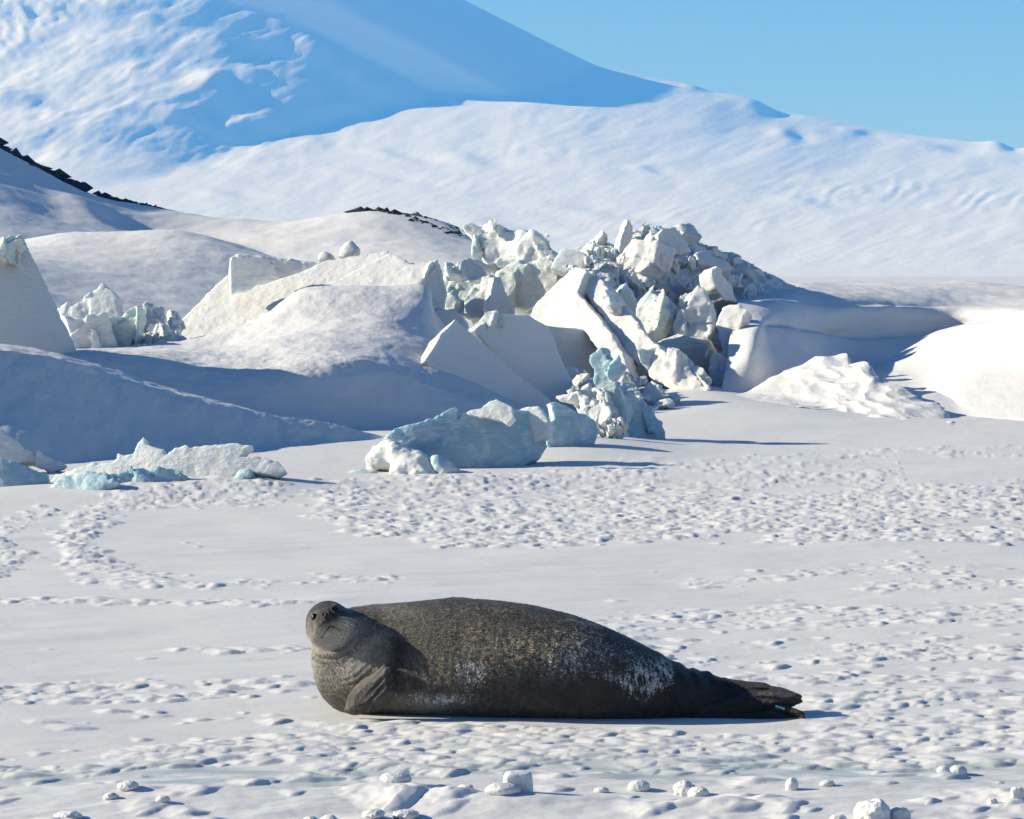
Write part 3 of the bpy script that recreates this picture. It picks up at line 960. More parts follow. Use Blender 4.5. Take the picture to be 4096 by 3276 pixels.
slab('ice_block', [(918, 1100), (922, 1020), (960, 1018), (1000, 1022), (1060, 1020), (1100, 1060), (1080, 1120), (1000, 1160), (925, 1180)],
     59.6, (.25, -.95, .05), .5, M_ICE_W, 'square-topped greenish block standing on left end of largest white slab', 'ice block', seed=14, rough=.02, noise=.07, nscale=.5, facet=.05)
slab('ice_slab', [(1040, 1020), (1160, 1034), (1270, 1050), (1380, 1030), (1420, 1020), (1300, 1075), (1180, 1110), (1060, 1110)], 60.6, (-.05, -.98, .15), .35, M_SLAB,
     'ribbed snow wall curving from square-topped block along slab top', seed=15, rough=.02, noise=.04, nscale=.25)
slab('ice_block', [(1345, 1030), (1352, 1000), (1372, 968), (1402, 962), (1425, 985), (1432, 1008), (1400, 1028)], 61.5, (-.3, -1, .2), .3, M_JUMBLE,
     'small rounded fin standing on top edge of largest white slab', 'ice block', seed=16, rough=.04, noise=.05, nscale=.3, round_=.1)
slab('ice_block', [(1262, 1040), (1270, 1012), (1292, 1002), (1318, 1012), (1332, 1036), (1300, 1045)], 61.5, (-.3, -1, .2), .35, M_SLAB,
     'low snow knob left of the rounded fin on the slab', 'ice block', seed=17, noise=.03, round_=.15)
slab('ice_slab', [(1050, 1315), (1085, 1285), (1105, 1268), (1145, 1290), (1125, 1310)], 56.0, (.3, -1, .3), .2, M_SLAB, 'little triangular snow fin in front of largest white slab', seed=18, noise=.02)
slab('ice_block', [(1165, 1260), (1178, 1220), (1200, 1205), (1215, 1240), (1200, 1285), (1175, 1290)], 55.6, (-.2, -1, .2), .3, M_JUMBLE, 'small crumbled lump where mound meets largest white slab', 'ice block', seed=19, noise=.06, nscale=.2, round_=.08)

slab('ice_block', [(1700, 1250), (1760, 1225), (1830, 1240), (1880, 1290), (1850, 1360), (1740, 1360)], 57.6, (.3, -.9, .3), .8, M_SLAB,
     'shaded snow wedge between end face and smooth blue-shaded slab', 'ice block', seed=20, noise=.05, round_=.1)
# shaded smooth slabs in the centre
slab('ice_slab', [(1700, 1440), (1765, 1330), (1822, 1276), (1850, 1300), (1900, 1345), (2000, 1430), (2110, 1525), (2250, 1640), (2250, 1690), (2050, 1650), (1850, 1560)],
     51.0, (.55, -.78, .42), .45, M_SLAB, 'smooth blue-shaded slab leaning on middle mound, lower left of pair', seed=21, rough=.01, noise=.02, nscale=1.2)
slab('ice_slab', [(1895, 1320), (1950, 1280), (1975, 1258), (2010, 1250), (2110, 1262), (2190, 1300), (2215, 1340), (2232, 1395), (2262, 1470), (2290, 1530), (2325, 1590), (2300, 1670), (2160, 1590), (2010, 1450), (1940, 1370)],
     52.4, (.60, -.80, .28), .5, M_SLAB, 'upright smooth blue-shaded slab with crusted right edge beside cave shadow', seed=22, rough=.015, noise=.03, nscale=.8)
slab('ice_block', [(1905, 1290), (1925, 1265), (1965, 1250), (2015, 1255), (2010, 1290), (1960, 1300), (1935, 1318), (1910, 1310)], 52.0, (-.1, -.9, .5), .4, M_JUMBLE,
     'crumbled snow cap on top of upright blue-shaded slab', 'ice block', seed=23, rough=.05, noise=.07, nscale=.22, facet=.05)
slab('ice_slab', [(2180, 1300), (2330, 1318), (2420, 1330), (2500, 1440), (2520, 1520), (2330, 1520), (2240, 1480)], 57.4, (.35, -.9, .05), .4, M_SLAB,
     'grey wall of the shadowed cave under the white diagonal slabs', 'ice face', seed=24, rough=.01, noise=.03)

# white diagonal slabs right of centre
slab('ice_slab', [(2120, 1262), (2150, 1205), (2215, 1140), (2300, 1062), (2345, 1078), (2330, 1120), (2310, 1170), (2380, 1250), (2440, 1330), (2500, 1440), (2520, 1500), (2460, 1470), (2400, 1395), (2330, 1322), (2290, 1335), (2180, 1322)],
     57.5, (-.62, -.66, .42), .5, M_SLAB, 'bright white slab leaning diagonally over the cave shadow', seed=26, rough=.03, noise=.08, nscale=.5)
slab('ice_slab', [(2335, 1150), (2345, 1102), (2385, 1098), (2420, 1130), (2470, 1200), (2560, 1310), (2680, 1440), (2770, 1545), (2700, 1570), (2590, 1500), (2480, 1370), (2390, 1250)],
     57.0, (-.55, -.70, .42), .4, M_SLAB, 'long white spine of snow-crusted ice running down to the right', seed=27, rough=.04, noise=.07, nscale=.4)
slab('ice_slab', [(2420, 1160), (2440, 1150), (2560, 1290), (2700, 1420), (2790, 1530), (2770, 1550), (2650, 1430), (2520, 1310)], 57.3, (.45, -.8, .3), .3, M_ICE_W,
     'narrow shaded spine behind the long white snow-crusted spine', seed=28, rough=.05, noise=.06, nscale=.3, facet=.05)
slab('ice_slab', [(2560, 1405), (2630, 1385), (2700, 1440), (2770, 1530), (2760, 1575), (2680, 1565), (2600, 1490)], 56.2, (.05, -.95, .25), .35, M_ICE_G,
     'pale green glassy slab at foot of the long white spine', seed=29, rough=.03, noise=.04, nscale=.4, facet=.04)
slab('ice_slab', [(2460, 1225), (2480, 1160), (2505, 1130), (2535, 1165), (2552, 1215), (2545, 1270), (2510, 1300)], 58.5, (.3, -.95, .1), .3, M_ICE_G,
     'grey-green leaf-shaped slab standing among white rubble at ridge centre', seed=30, rough=.02, noise=.03)
slab('ice_slab', [(2660, 1470), (2680, 1400), (2720, 1415), (2790, 1490), (2830, 1560), (2760, 1575), (2690, 1540)], 55.4, (-.45, -.85, .35), .35, M_SLAB,
     'low white broken slab in front of the pale green glassy slab', seed=31, rough=.05, noise=.08, nscale=.3, facet=.05)

# upper middle pieces
slab('ice_block', [(1850, 905), (1880, 890), (1945, 915), (1935, 960), (1900, 965), (1870, 930)], 70, (-.1, -1, .3), .5, M_ICE_G, 'pale green pointed block at top left of upper middle rubble', 'ice block', seed=33, noise=.05, nscale=.4, facet=.06)
slab('ice_block', [(1905, 945), (1935, 920), (1985, 908), (2065, 930), (2100, 950), (2120, 1000), (2110, 1060), (2000, 1060), (1925, 1050), (1912, 1010)], 69, (-.3, -.9, .35), .9, M_ICE_W,
     'rough greenish ice mass below the pale green pointed block', 'ice block', seed=34, rough=.06, noise=.12, nscale=.4, facet=.12)
slab('ice_block', [(2060, 1000), (2085, 945), (2120, 920), (2140, 926), (2185, 965), (2235, 1022), (2225, 1060), (2150, 1070), (2070, 1060)], 68.4, (-.25, -.9, .3), .8, M_ICE_W,
     'pyramid-shaped ice block right of the rough greenish mass', 'ice block', seed=35, rough=.04, noise=.09, nscale=.4, facet=.1)
slab('ice_block', [(1980, 1090), (2050, 1060), (2150, 1048), (2235, 1030), (2260, 1060), (2235, 1120), (2165, 1215), (2100, 1255), (2050, 1235), (2000, 1180)], 63.5, (-.15, -.95, .1), .9, M_ICE_G,
     'big undercut green-tinted ice block hanging over left of cave', 'ice block', seed=36, rough=.04, noise=.10, nscale=.4, facet=.10)
slab('ice_slab', [(2200, 1070), (2240, 1000), (2258, 990), (2320, 1003), (2375, 1040), (2330, 1075), (2260, 1090)], 62.5, (-.25, -.9, .45), .35, M_ICE_W,
     'pale trapezoid slab at top between green block and white peak', seed=37, rough=.02, noise=.03)
slab('ice_slab', [(1780, 1180), (1800, 1125), (1880, 1115), (1950, 1110), (1978, 1092), (1992, 1150), (2010, 1240), (1980, 1300), (1880, 1280), (1800, 1240)], 61.5, (-.35, -.85, .45), .5, M_JUMBLE,
     'broken snowy slab between largest white slab and green block', seed=38, rough=.05, noise=.10, nscale=.35, facet=.08)
slab('ice_slab', [(1975, 1100), (1995, 1120), (2060, 1230), (2070, 1290), (1980, 1300), (1950, 1230)], 60.2, (.4, -.9, .2), .3, M_SLAB, 'grey shaded flat face left of the undercut green block', seed=39, rough=.02, noise=.03)
slab('ice_block', [(1800, 1090), (1780, 1050), (1860, 1030), (1900, 1040), (1960, 1090), (1930, 1110), (1860, 1115)], 66, (.3, -.8, .5), .5, M_JUMBLE, 'dark shaded rubble hump behind end of largest white slab', 'ice block', seed=40, rough=.06, noise=.10, nscale=.3, facet=.08)
slab('ice_block', [(1850, 1050), (1870, 1028), (1925, 1040), (1970, 1060), (1985, 1085), (1930, 1085)], 67, (.5, -.8, .3), .3, M_SLAB, 'dark-faced plate below the rough greenish ice mass', 'ice block', seed=41, noise=.04)

# ------------------------------------------------------------------ the rubble peak
heap = bpy.data.objects.new('ice_rubble_heap', None)
heap.location = Vector(at(2700, 1560, 60).tolist())
COL.objects.link(heap)
tag(heap, 'highest heap of broken white ice blocks at centre of the ridge', 'ice heap')
def core_disp(P):
    return sstep(6.6, 5.2, P[..., 0]) * .24 * worley(P / .8, 3, True) + .05 * worley(P / .35, 5, True) + .12 * fbm(P / .6, 4, 73, ridged=True)
core, CPTS = loft('heap_core', [
    ln([(2280, 1560), (2450, 1580), (2650, 1600), (2850, 1610), (2960, 1600), (3000, 1590)], 58.6, 60),
    ln([(2280, 1400), (2450, 1450), (2650, 1500), (2800, 1520), (2900, 1530), (2970, 1500), (3010, 1480)], 59.4, 61),
    ln([(2270, 1250), (2430, 1250), (2600, 1330), (2760, 1380), (2880, 1360), (2960, 1330), (3020, 1340)], 60.3, 62.5),
    ln([(2260, 1130), (2420, 1110), (2560, 1150), (2700, 1180), (2840, 1180), (2940, 1210), (3060, 1230)], 61.6, 65.5),
    ln([(2250, 1080), (2400, 1030), (2500, 1010), (2600, 1000), (2720, 1020), (2850, 1070), (2980, 1130), (3140, 1180)], 62.8, 69),
    ln([(2240, 1070), (2390, 1012), (2480, 992), (2550, 945), (2640, 920), (2730, 935), (2790, 990), (2900, 1042), (3010, 1080), (3120, 1130), (3200, 1170)], 64.5, 71),
    ln([(2240, 1150), (2480, 1100), (2700, 1060), (2900, 1150), (3130, 1200), (3210, 1230)], 70, 76),
], 260, 240, M_JUMBLE, [core_disp])
crisp(core.data, 34)
core.parent = heap
core.matrix_parent_inverse = Matrix.Translation(heap.location).inverted()
for k in ('kind', 'label', 'category'):
    if k in core:
        del core[k]

def chunk_mesh(seed):
    """an angular broken lump of ice, about 2 units across"""
    r = np.random.default_rng(900 + seed)
    h = .075
    g = np.arange(-1.5, 1.5, h)
    Q = np.stack(np.meshgrid(g, g, g, indexing='ij'), -1)
    nrm = r.normal(0, 1, (11, 3))
    nrm /= np.linalg.norm(nrm, axis=1, keepdims=True)
    dist = r.uniform(.55, 1.0, 11) * np.where(np.abs(nrm[:, 2]) > .6, .65, 1)
    f = np.max(np.stack([Q @ n - d for n, d in zip(nrm, dist)]), 0)
    f = np.maximum(f, np.linalg.norm(Q, axis=-1) - 1.3)
    f = f + .10 * fbm(Q * 1.7 + seed, 3, seed) + .16 * worley(Q * 1.5 + seed, seed, True)
    V, q = surface_nets(f, (g[0],) * 3, h)
    return crisp(mesh_from('ice_block_%d' % seed, V, q), 30)

blocks = [chunk_mesh(k) for k in range(12)]
M_BLK = [M_JUMBLE, M_ICE_W, M_SLAB, M_ICE_G]
for k, b in enumerate(blocks):
    b.materials.append(M_BLK[(0, 1, 0, 2, 0, 3, 2)[k % 7]])

def scatter_blocks(parent, pos, sizes, r, name='ice_block'):
    for p, s in zip(pos, sizes):
        o = bpy.data.objects.new(name, blocks[r.integers(len(blocks))])
        COL.objects.link(o)
        o.parent = parent
        o.location = Vector(p.tolist()) - parent.location
        o.scale = (s * r.uniform(.7, 1.4), s * r.uniform(.6, 1.1), s * r.uniform(.6, 1.2))
        o.rotation_euler = tuple(r.uniform(0, 6.28, 3))

r9 = np.random.default_rng(99)
Gp = CPTS.reshape(-1, 3)
Gn = grid_normals(CPTS).reshape(-1, 3)
pxs = Gp[:, 0] / Gp[:, 1] * F + 2048
zok = (pxs > 2330) & (pxs < 3020) & (Gp[:, 1] < 66.5) & (Gp[:, 2] > .1)
cand = np.flatnonzero(zok)
pick = r9.choice(cand, 280, replace=False)
sz = r9.lognormal(math.log(.12), .5, 280)
scatter_blocks(heap, Gp[pick] + Gn[pick] * (sz * .15)[:, None], sz, r9)

def heap_part(name, poly, Y, n, th, mat, **kw):
    o = slab(name, poly, Y, n, th, mat, None, parent=heap, **kw)
    o.matrix_parent_inverse = Matrix.Translation(heap.location).inverted()
    return o
heap_part('ice_pinnacle', [(2478, 985), (2488, 940), (2500, 905), (2518, 872), (2528, 895), (2535, 915), (2530, 960), (2515, 985), (2500, 1010), (2480, 1020)], 64.5, (.5, -.9, .1), .25, M_SLAB, seed=51, rough=.04, noise=.03, nscale=.2)
heap_part('ice_horn', [(2630, 940), (2648, 915), (2700, 903), (2722, 930), (2745, 965), (2770, 1005), (2720, 1020), (2650, 1000), (2632, 970)], 63.8, (.35, -.85, .25), .5, M_SLAB, seed=52, rough=.03, noise=.04, nscale=.4)
heap_part('snow_dome', [(2465, 1040), (2480, 985), (2530, 945), (2600, 930), (2640, 945), (2640, 990), (2610, 1050), (2560, 1090), (2500, 1070)], 63.0, (-.6, -.65, .5), .6, M_SLAB, seed=53, rough=.06, noise=.10, nscale=.4, facet=.08)
heap_part('ice_plate', [(2960, 1060), (3000, 1045), (3010, 1090), (2990, 1100), (2950, 1085)], 68, (-.1, -.9, .4), .3, M_SLAB, seed=54, noise=.04)
heap_part('ice_plate', [(2780, 1010), (2830, 1000), (2900, 1035), (2940, 1070), (2860, 1075), (2790, 1050)], 65.2, (.35, -.6, .6), .4, M_SLAB, seed=55, noise=.05)
heap_part('ice_plate', [(2845, 1080), (2870, 1060), (2930, 1140), (2960, 1220), (2900, 1200), (2860, 1150)], 62.2, (.7, -.65, .3), .4, M_SLAB, seed=56, noise=.05)
heap_part('ice_plate', [(2660, 1380), (2760, 1345), (2840, 1360), (2880, 1420), (2850, 1480), (2800, 1500), (2700, 1460)], 58.6, (.45, -.85, -.1), .5, M_ICE_W, seed=57, noise=.05, nscale=.4)
heap_part('ice_plate', [(2500, 1240), (2560, 1190), (2640, 1160), (2650, 1230), (2620, 1320), (2560, 1370), (2520, 1300)], 59.6, (-.55, -.75, .35), .5, M_JUMBLE, seed=58, noise=.10, nscale=.3, facet=.08)
heap_part('ice_plate', [(2700, 1300), (2720, 1180), (2790, 1150), (2840, 1200), (2850, 1300), (2800, 1370), (2730, 1360)], 59.4, (-.2, -.9, .3), .5, M_ICE_W, seed=59, noise=.10, nscale=.35, facet=.10)
heap_part('ice_plate', [(2860, 1300), (2890, 1230), (2950, 1215), (2990, 1240), (2960, 1330), (2930, 1420), (2890, 1400)], 58.4, (-.45, -.8, .35), .45, M_SLAB, seed=60, noise=.06, nscale=.4)
heap_part('ice_plate', [(2840, 1440), (2880, 1400), (2930, 1430), (2950, 1520), (2910, 1570), (2850, 1540)], 57.0, (-.4, -.85, .3), .45, M_JUMBLE, seed=62, noise=.10, nscale=.25, facet=.08)

pts_ = []
for ch in heap.children:
    if ch.name.startswith('heap_core'):
        cc = np.empty(len(ch.data.vertices) * 3, np.float32)
        ch.data.vertices.foreach_get('co', cc)
        pts_.append(cc.reshape(-1, 3))
pts_ = np.concatenate(pts_)
pxx = pts_[:, 0] / pts_[:, 1] * F + 2048
pts_ = pts_[(pxx > 2320) & (pxx < 3030) & (pts_[:, 1] < 67)]
pts_ = pts_[r9.choice(len(pts_), 900, replace=False)]
cr = add('ice_crumbs', crumbs_mesh('ice_crumbs', pts_, r9.lognormal(math.log(.04), .5, 900), (1, 1, .8), r9), M_JUMBLE, heap)
cr.matrix_parent_inverse = Matrix.Translation(heap.location).inverted()
cr['kind'] = 'stuff'

# loose rubble left of the big slab
heap2 = bpy.data.objects.new('ice_rubble_heap', None)
heap2.location = Vector(at(620, 1420, 55).tolist())
COL.objects.link(heap2)
tag(heap2, 'small pile of loose ice blocks between greenish slab and largest white slab', 'ice heap')
pos, szs = [], []
for _ in range(46):
    px = r9.uniform(530, 715)
    top = np.interp(px, (530, 600, 715), (1300, 1240, 1270))
    t = r9.uniform(0, 1) ** .8
    pos.append(at(px, top + t * (1435 - top), 57 - 3 * t))
    szs.append(r9.lognormal(math.log(.13), .4))
scatter_blocks(heap2, np.array(pos), szs, r9)
# rubble at the foot of the cave
heap3 = bpy.data.objects.new('ice_rubble_heap', None)
heap3.location = Vector(at(2380, 1600, 50).tolist())
COL.objects.link(heap3)
tag(heap3, 'crumbled snow and ice fragments heaped below the cave shadow', 'ice heap')
pos, szs = [], []
for _ in range(60):
    px = r9.uniform(2250, 2720)
    t = r9.uniform(0, 1)
    pos.append(at(px, np.interp(px, (2250, 2400, 2720), (1500, 1510, 1560)) + t * 80, 55 - 4 * t))
    szs.append(r9.lognormal(math.log(.13), .45))
scatter_blocks(heap3, np.array(pos), szs, r9)

# ------------------------------------------------------------------ blue ice along the foot of the ridge
k7, k8 = .6957, .6957
slab('sea_ice_plate', [(-200, 1790), (0, 1828), (100, 1858), (200, 1890), (195, 1950), (120, 2030), (-200, 2060)], 32.8, (.15, -.85, .5), .30, M_ICE_B,
     'smooth translucent blue plate cut by the left edge at foot of ridge', 'ice plate', seed=71, rough=.02, noise=.03, nscale=.5, bend=.15)
slab('sea_ice_plate', [(170, 1960), (215, 1915), (280, 1885), (340, 1868), (420, 1878), (470, 1925), (430, 1950), (400, 2005), (180, 2010)], 32.4, (-.3, -.8, .5), .4, M_ICE_B,
     'rounded blue ice lump between left-edge plate and jagged white sheet', 'ice plate', seed=72, rough=.03, noise=.05, nscale=.4, round_=.1)
slab('sea_ice_plate', zz([(300, 765), (430, 740), (540, 705), (550, 725), (620, 715), (670, 690), (670, 662), (770, 660), (772, 640), (790, 600), (825, 565), (838, 610), (940, 640), (945, 670), (960, 668),
                          (1000, 630), (1070, 615), (1090, 635), (1200, 615), (1300, 605), (1445, 612), (1380, 675), (1440, 672), (1580, 690), (1630, 745), (1500, 768), (1440, 770), (1340, 800), (1240, 830),
                          (1100, 870), (900, 900), (560, 930), (300, 930), (260, 850)], (0, 1350), k7), 33.6, (-.2, -.85, .4), .16, M_ICE_W,
     'long thin jagged white ice sheet with hooked tip, foot of dark bank', 'ice sheet', seed=73, rough=.06, noise=.022, nscale=.3, vox=.016, bend=.12)
slab('sea_ice_plate', zz([(600, 770), (720, 760), (850, 780), (900, 740), (1000, 750), (1080, 790), (1090, 850), (960, 890), (700, 905), (560, 900), (540, 850)], (0, 1350), k7), 32.9, (.15, -.8, .5), .3, M_ICE_B,
     'blue shaded lower lip in front of the jagged white sheet', 'ice plate', seed=74, rough=.04, noise=.06, nscale=.3, facet=.04)
slab('sea_ice_plate', zz([(1340, 800), (1370, 760), (1420, 748), (1450, 770), (1440, 800), (1380, 815)], (0, 1350), k7), 33.2, (-.2, -.9, .5), .2, M_ICE_B, 'small ice fragment at right tip of jagged white sheet', 'ice block', seed=75, noise=.03)

slab('sea_ice_plate', zz([(370, 540), (430, 497), (560, 480), (640, 445), (700, 410), (765, 400), (768, 462), (795, 425), (850, 425), (900, 410), (985, 350), (1070, 395), (1080, 440), (1120, 415), (1170, 410), (1230, 383),
                          (1260, 440), (1280, 480), (1270, 540), (1300, 610), (1250, 680), (1170, 720), (1110, 790), (1000, 800), (800, 790), (640, 780), (560, 640), (430, 580)], (1300, 1350), k8), 37.6, (.28, -.88, .35), .28, M_ICE_B,
     'large curved translucent blue ice plate with jagged upper edge, centre', 'ice plate', seed=76, rough=.035, noise=.05, nscale=.35, vox=.018, bend=.35)
slab('sea_ice_plate', zz([(800, 430), (900, 405), (985, 352), (1075, 398), (1090, 470), (1050, 500), (960, 470), (860, 450)], (1300, 1350), k8), 37.2, (-.25, -.9, .3), .10, M_ICE_W,
     'thin bright upper flake on the large curved blue plate', 'ice flake', seed=77, rough=.05, noise=.02, nscale=.2, vox=.016)
slab('sea_ice_plate', zz([(1090, 470), (1110, 410), (1230, 383), (1262, 445), (1295, 500), (1290, 570), (1160, 620), (1130, 560)], (1300, 1350), k8), 37.9, (-.35, -.9, .25), .15, M_ICE_W,
     'frosted upright flake at right end of curved blue plate', 'ice flake', seed=78, rough=.04, noise=.03, nscale=.25)
slab('frosty_ice_lump', zz([(185, 680), (200, 640), (250, 590), (350, 530), (430, 560), (570, 630), (610, 690), (640, 770), (560, 815), (330, 815), (345, 720), (250, 700)], (1300, 1350), k8), 36.6, (-.35, -.75, .55), .7, M_ICE_W,
     'rounded frosty ice lump at left end of curved blue plate', 'ice lump', seed=79, rough=.03, noise=.12, nscale=.45, vox=.02, round_=.3)
slab('sea_ice_plate', zz([(60, 770), (120, 735), (210, 715), (300, 730), (350, 780), (330, 815), (200, 830), (90, 810)], (1300, 1350), k8), 36.6, (-.1, -.6, .8), .5, M_ICE_B,
     'low teal mound of clear ice left of the frosty lump', 'ice lump', seed=80, rough=.01, noise=.03, nscale=.5, round_=.25)
slab('sea_ice_plate', zz([(615, 660), (660, 655), (720, 690), (790, 750), (800, 790), (680, 790), (630, 750)], (1300, 1350), k8), 36.4, (.2, -.8, .5), .25, M_ICE_B,
     'short shaded blue plate in front of the curved blue plate', 'ice plate', seed=81, noise=.04, round_=.1)
slab('sea_ice_plate', zz([(1300, 372), (1330, 362), (1450, 420), (1565, 470), (1590, 540), (1560, 610), (1450, 660), (1300, 660), (1280, 490), (1330, 470)], (1300, 1350), k8), 40.0, (.45, -.85, .25), .16, M_ICE_B,
     'tilted shaded blue plate with bright left rim, left of ice spire', 'ice plate', seed=82, rough=.03, noise=.03, nscale=.3, bend=.12)
spire = bpy.data.objects.new('ice_spire', None)
spire.location = Vector(at(2480, 1745, 43.2).tolist())
COL.objects.link(spire)
tag(spire, 'tall ragged blue ice spire casting a long shadow to the right', 'ice spire')
for nm, pl, dy, nn, th, mt, sd in (
        ('ice_fin', [(1545, 185), (1520, 140), (1515, 95), (1545, 75), (1580, 58), (1612, 75), (1640, 150), (1650, 220), (1700, 300), (1740, 420), (1720, 560), (1640, 600), (1600, 480), (1570, 380), (1560, 280)], 0, (-.25, -.95, .1), .22, M_ICE_B, 83),
        ('ice_flake', [(1595, 165), (1640, 160), (1668, 140), (1690, 112), (1700, 140), (1745, 175), (1700, 205), (1685, 240), (1620, 240)], -.15, (.35, -.9, .15), .10, M_ICE_B, 86),
        ('ice_shard', [(1660, 330), (1690, 250), (1760, 300), (1790, 280), (1800, 330), (1850, 380), (1900, 400), (1945, 490), (1955, 590), (1850, 650), (1700, 650), (1650, 560)], .15, (.45, -.85, .3), .40, M_ICE_B, 87),
        ('ice_shard', [(1560, 330), (1600, 300), (1640, 380), (1700, 500), (1720, 600), (1640, 640), (1570, 560), (1590, 450)], -.25, (-.45, -.85, .25), .22, M_ICE_W, 88),
        ('ice_shard', [(1480, 570), (1530, 520), (1580, 490), (1640, 540), (1720, 560), (1740, 620), (1640, 660), (1490, 650)], -.3, (-.2, -.85, .5), .3, M_ICE_W, 89)):
    o = slab(nm, zz(pl, (1300, 1350), k8), 43.2 + dy, nn, th, mt, None, seed=sd, rough=.07, noise=.035, nscale=.25, vox=.018, facet=.03, parent=spire)
    o.matrix_parent_inverse = Matrix.Translation(spire.location).inverted()
slab('ice_slab', zz([(1440, 355), (1330, 340), (1425, 318), (1500, 333), (1560, 320), (1600, 400), (1620, 470), (1540, 480), (1460, 430)], (1300, 1350), k8), 43.0, (-.4, -.85, .4), .25, M_ICE_W,
     'bright splintered flakes at left foot of the ice spire', 'ice flake', seed=84, rough=.09, noise=.07, nscale=.2, facet=.06)
heap4 = bpy.data.objects.new('ice_rubble_heap', None)
heap4.location = Vector(at(2400, 1760, 41).tolist())
COL.objects.link(heap4)
tag(heap4, 'scattered ice crumbs at the foot of the tall spire', 'ice heap')
pos, szs = [], []
for _ in range(26):
    px = r9.uniform(2330, 2500)
    pos.append(at(px, 1745 - (px - 2330) * .25 + r9.normal(0, 14), 42.0))
    szs.append(r9.lognormal(math.log(.06), .45))
scatter_blocks(heap4, np.array(pos), szs, r9)
slab('ice_slab', zz([(-200, 450), (0, 510), (60, 560), (200, 650), (330, 700), (400, 740), (300, 790), (0, 700), (-200, 640)], (0, 1350), k7), 36.4, (.3, -.9, .25), .3, M_ICE_W,
     'bare grey ice edge exposed low in the dark left bank', 'ice face', seed=85, rough=.03, noise=.06, nscale=.3, facet=.05)

# ------------------------------------------------------------------ loose snow lumps in the foreground
def lump(px, py, wpx, hpx, seed, label, boxy=0.0, rough=.25, n=2.4, mat=M_CRUST):
    """a snow lump whose base meets the ground at pixel row py"""
    Y = float(ground_y(py))
    x0 = (px - 2048) / F * Y
    rx, rz = wpx / 2 / F * Y, hpx / F * Y
    r = np.random.default_rng(seed)
    ry = rx * r.uniform(.7, .95)
    h = max(rx, rz) / 17
    a = np.arange(-rx * 1.5, rx * 1.5, h)
    b = np.arange(-ry * 1.5, ry * 1.5, h)
    c = np.arange(-rz * .4, rz * 1.5, h)
    A, B, C = np.meshgrid(a, b, c, indexing='ij')
    p = 2 + boxy * 5
    q = (np.abs(A / rx) ** p + np.abs(B / ry) ** p + np.abs((C - rz * .35) / (rz * .65)) ** p) ** (1 / p) - 1
    s = min(rx, rz)
    Q = np.stack((A, B, C), -1) / s
    f = q * s + s * rough * .75 * (fbm(Q * .9 + seed, 3, seed) + .5 * fbm(Q * 2.6, 3, seed + 5))
    V, qd = surface_nets(f, (a[0], b[0], c[0]), h)
    gz = ground_z(x0, Y)
    me = mesh_from('snow_lump', V, qd)
    o = add('snow_lump', me, mat)
    o.location = (x0, Y, gz - rz * .06)
    tag(o, label, 'snow lump', 'loose snow lumps in the foreground')
    return o

lump(2072, 3200, 118, 88, 1, 'upright block of snow with flat top in front of the seal', boxy=.7, rough=.13)
lump(2010, 3215, 150, 40, 2, 'low snow hump at left foot of upright snow block', rough=.2)
lump(3176, 3160, 54, 52, 3, 'single round snowball right of the seal tail shadow', rough=.18)
lump(2745, 3172, 95, 60, 4, 'bright angular snow clod below the seal hind flippers', rough=.45)
lump(2800, 3182, 90, 42, 5, 'shaded lump touching the bright angular snow clod', rough=.4)
lump(2560, 3155, 90, 42, 6, 'round-backed snow lump between upright block and angular clod', rough=.22)
lump(3790, 3082, 60, 34, 7, 'left one of two fused pillow-shaped lumps at far right', rough=.2)
lump(3845, 3084, 75, 40, 8, 'right one of two fused pillow-shaped lumps at far right', rough=.2)
lump(3500, 3290, 150, 92, 9, 'large knobbly snow clod at lower right frame edge', rough=.5)
lump(3610, 3285, 90, 64, 10, 'smaller knobbly clod right of the largest clod at lower right', rough=.45)
lump(3365, 3290, 70, 30, 11, 'small low lump left of the largest clod at lower right', rough=.3)
lump(1235, 3290, 70, 40, 12, 'left of two rounded lumps cut by bottom frame edge', rough=.3)
lump(1310, 3288, 80, 42, 13, 'right of two rounded lumps cut by bottom frame edge', rough=.3)
lump(1580, 3170, 130, 42, 14, 'smooth oval snow hump below the seal flank', rough=.2)
lump(1860, 3190, 70, 24, 15, 'small flat hump left of the upright snow block', rough=.2)
lump(500, 3185, 90, 34, 16, 'wedge-shaped snow fin at lower left', rough=.35)
lump(430, 3210, 60, 26, 17, 'small pointed fragment beside the wedge-shaped fin', rough=.5)
lump(640, 3228, 60, 26, 18, 'small knob of snow right of the wedge-shaped fin', rough=.3)
lump(260, 3270, 110, 30, 19, 'flat broken lump near lower left corner', rough=.4)
lump(1620, 3262, 110, 34, 20, 'crusty lump at bottom edge below the oval hump', rough=.4)
lump(1490, 3270, 90, 30, 21, 'crusty lump left of bottom centre', rough=.4)
lump(4085, 3215, 50, 44, 22, 'small bright cube of snow at right frame edge', boxy=.4, rough=.25)
lump(3985, 3225, 44, 24, 23, 'tiny lump left of the cube at right frame edge', rough=.3)
lump(3320, 3150, 60, 24, 24, 'low pebble of snow right of the round snowball', rough=.3)
lump(2410, 3165, 60, 22, 25, 'low bump of snow left of the round-backed lump', rough=.3)

# ------------------------------------------------------------------ the seal
YS = 16.48
KS = YS / F                                   # metres per pixel at the seal

def sp(px, py, dy=0.0):
    return at(px, py, YS + dy)

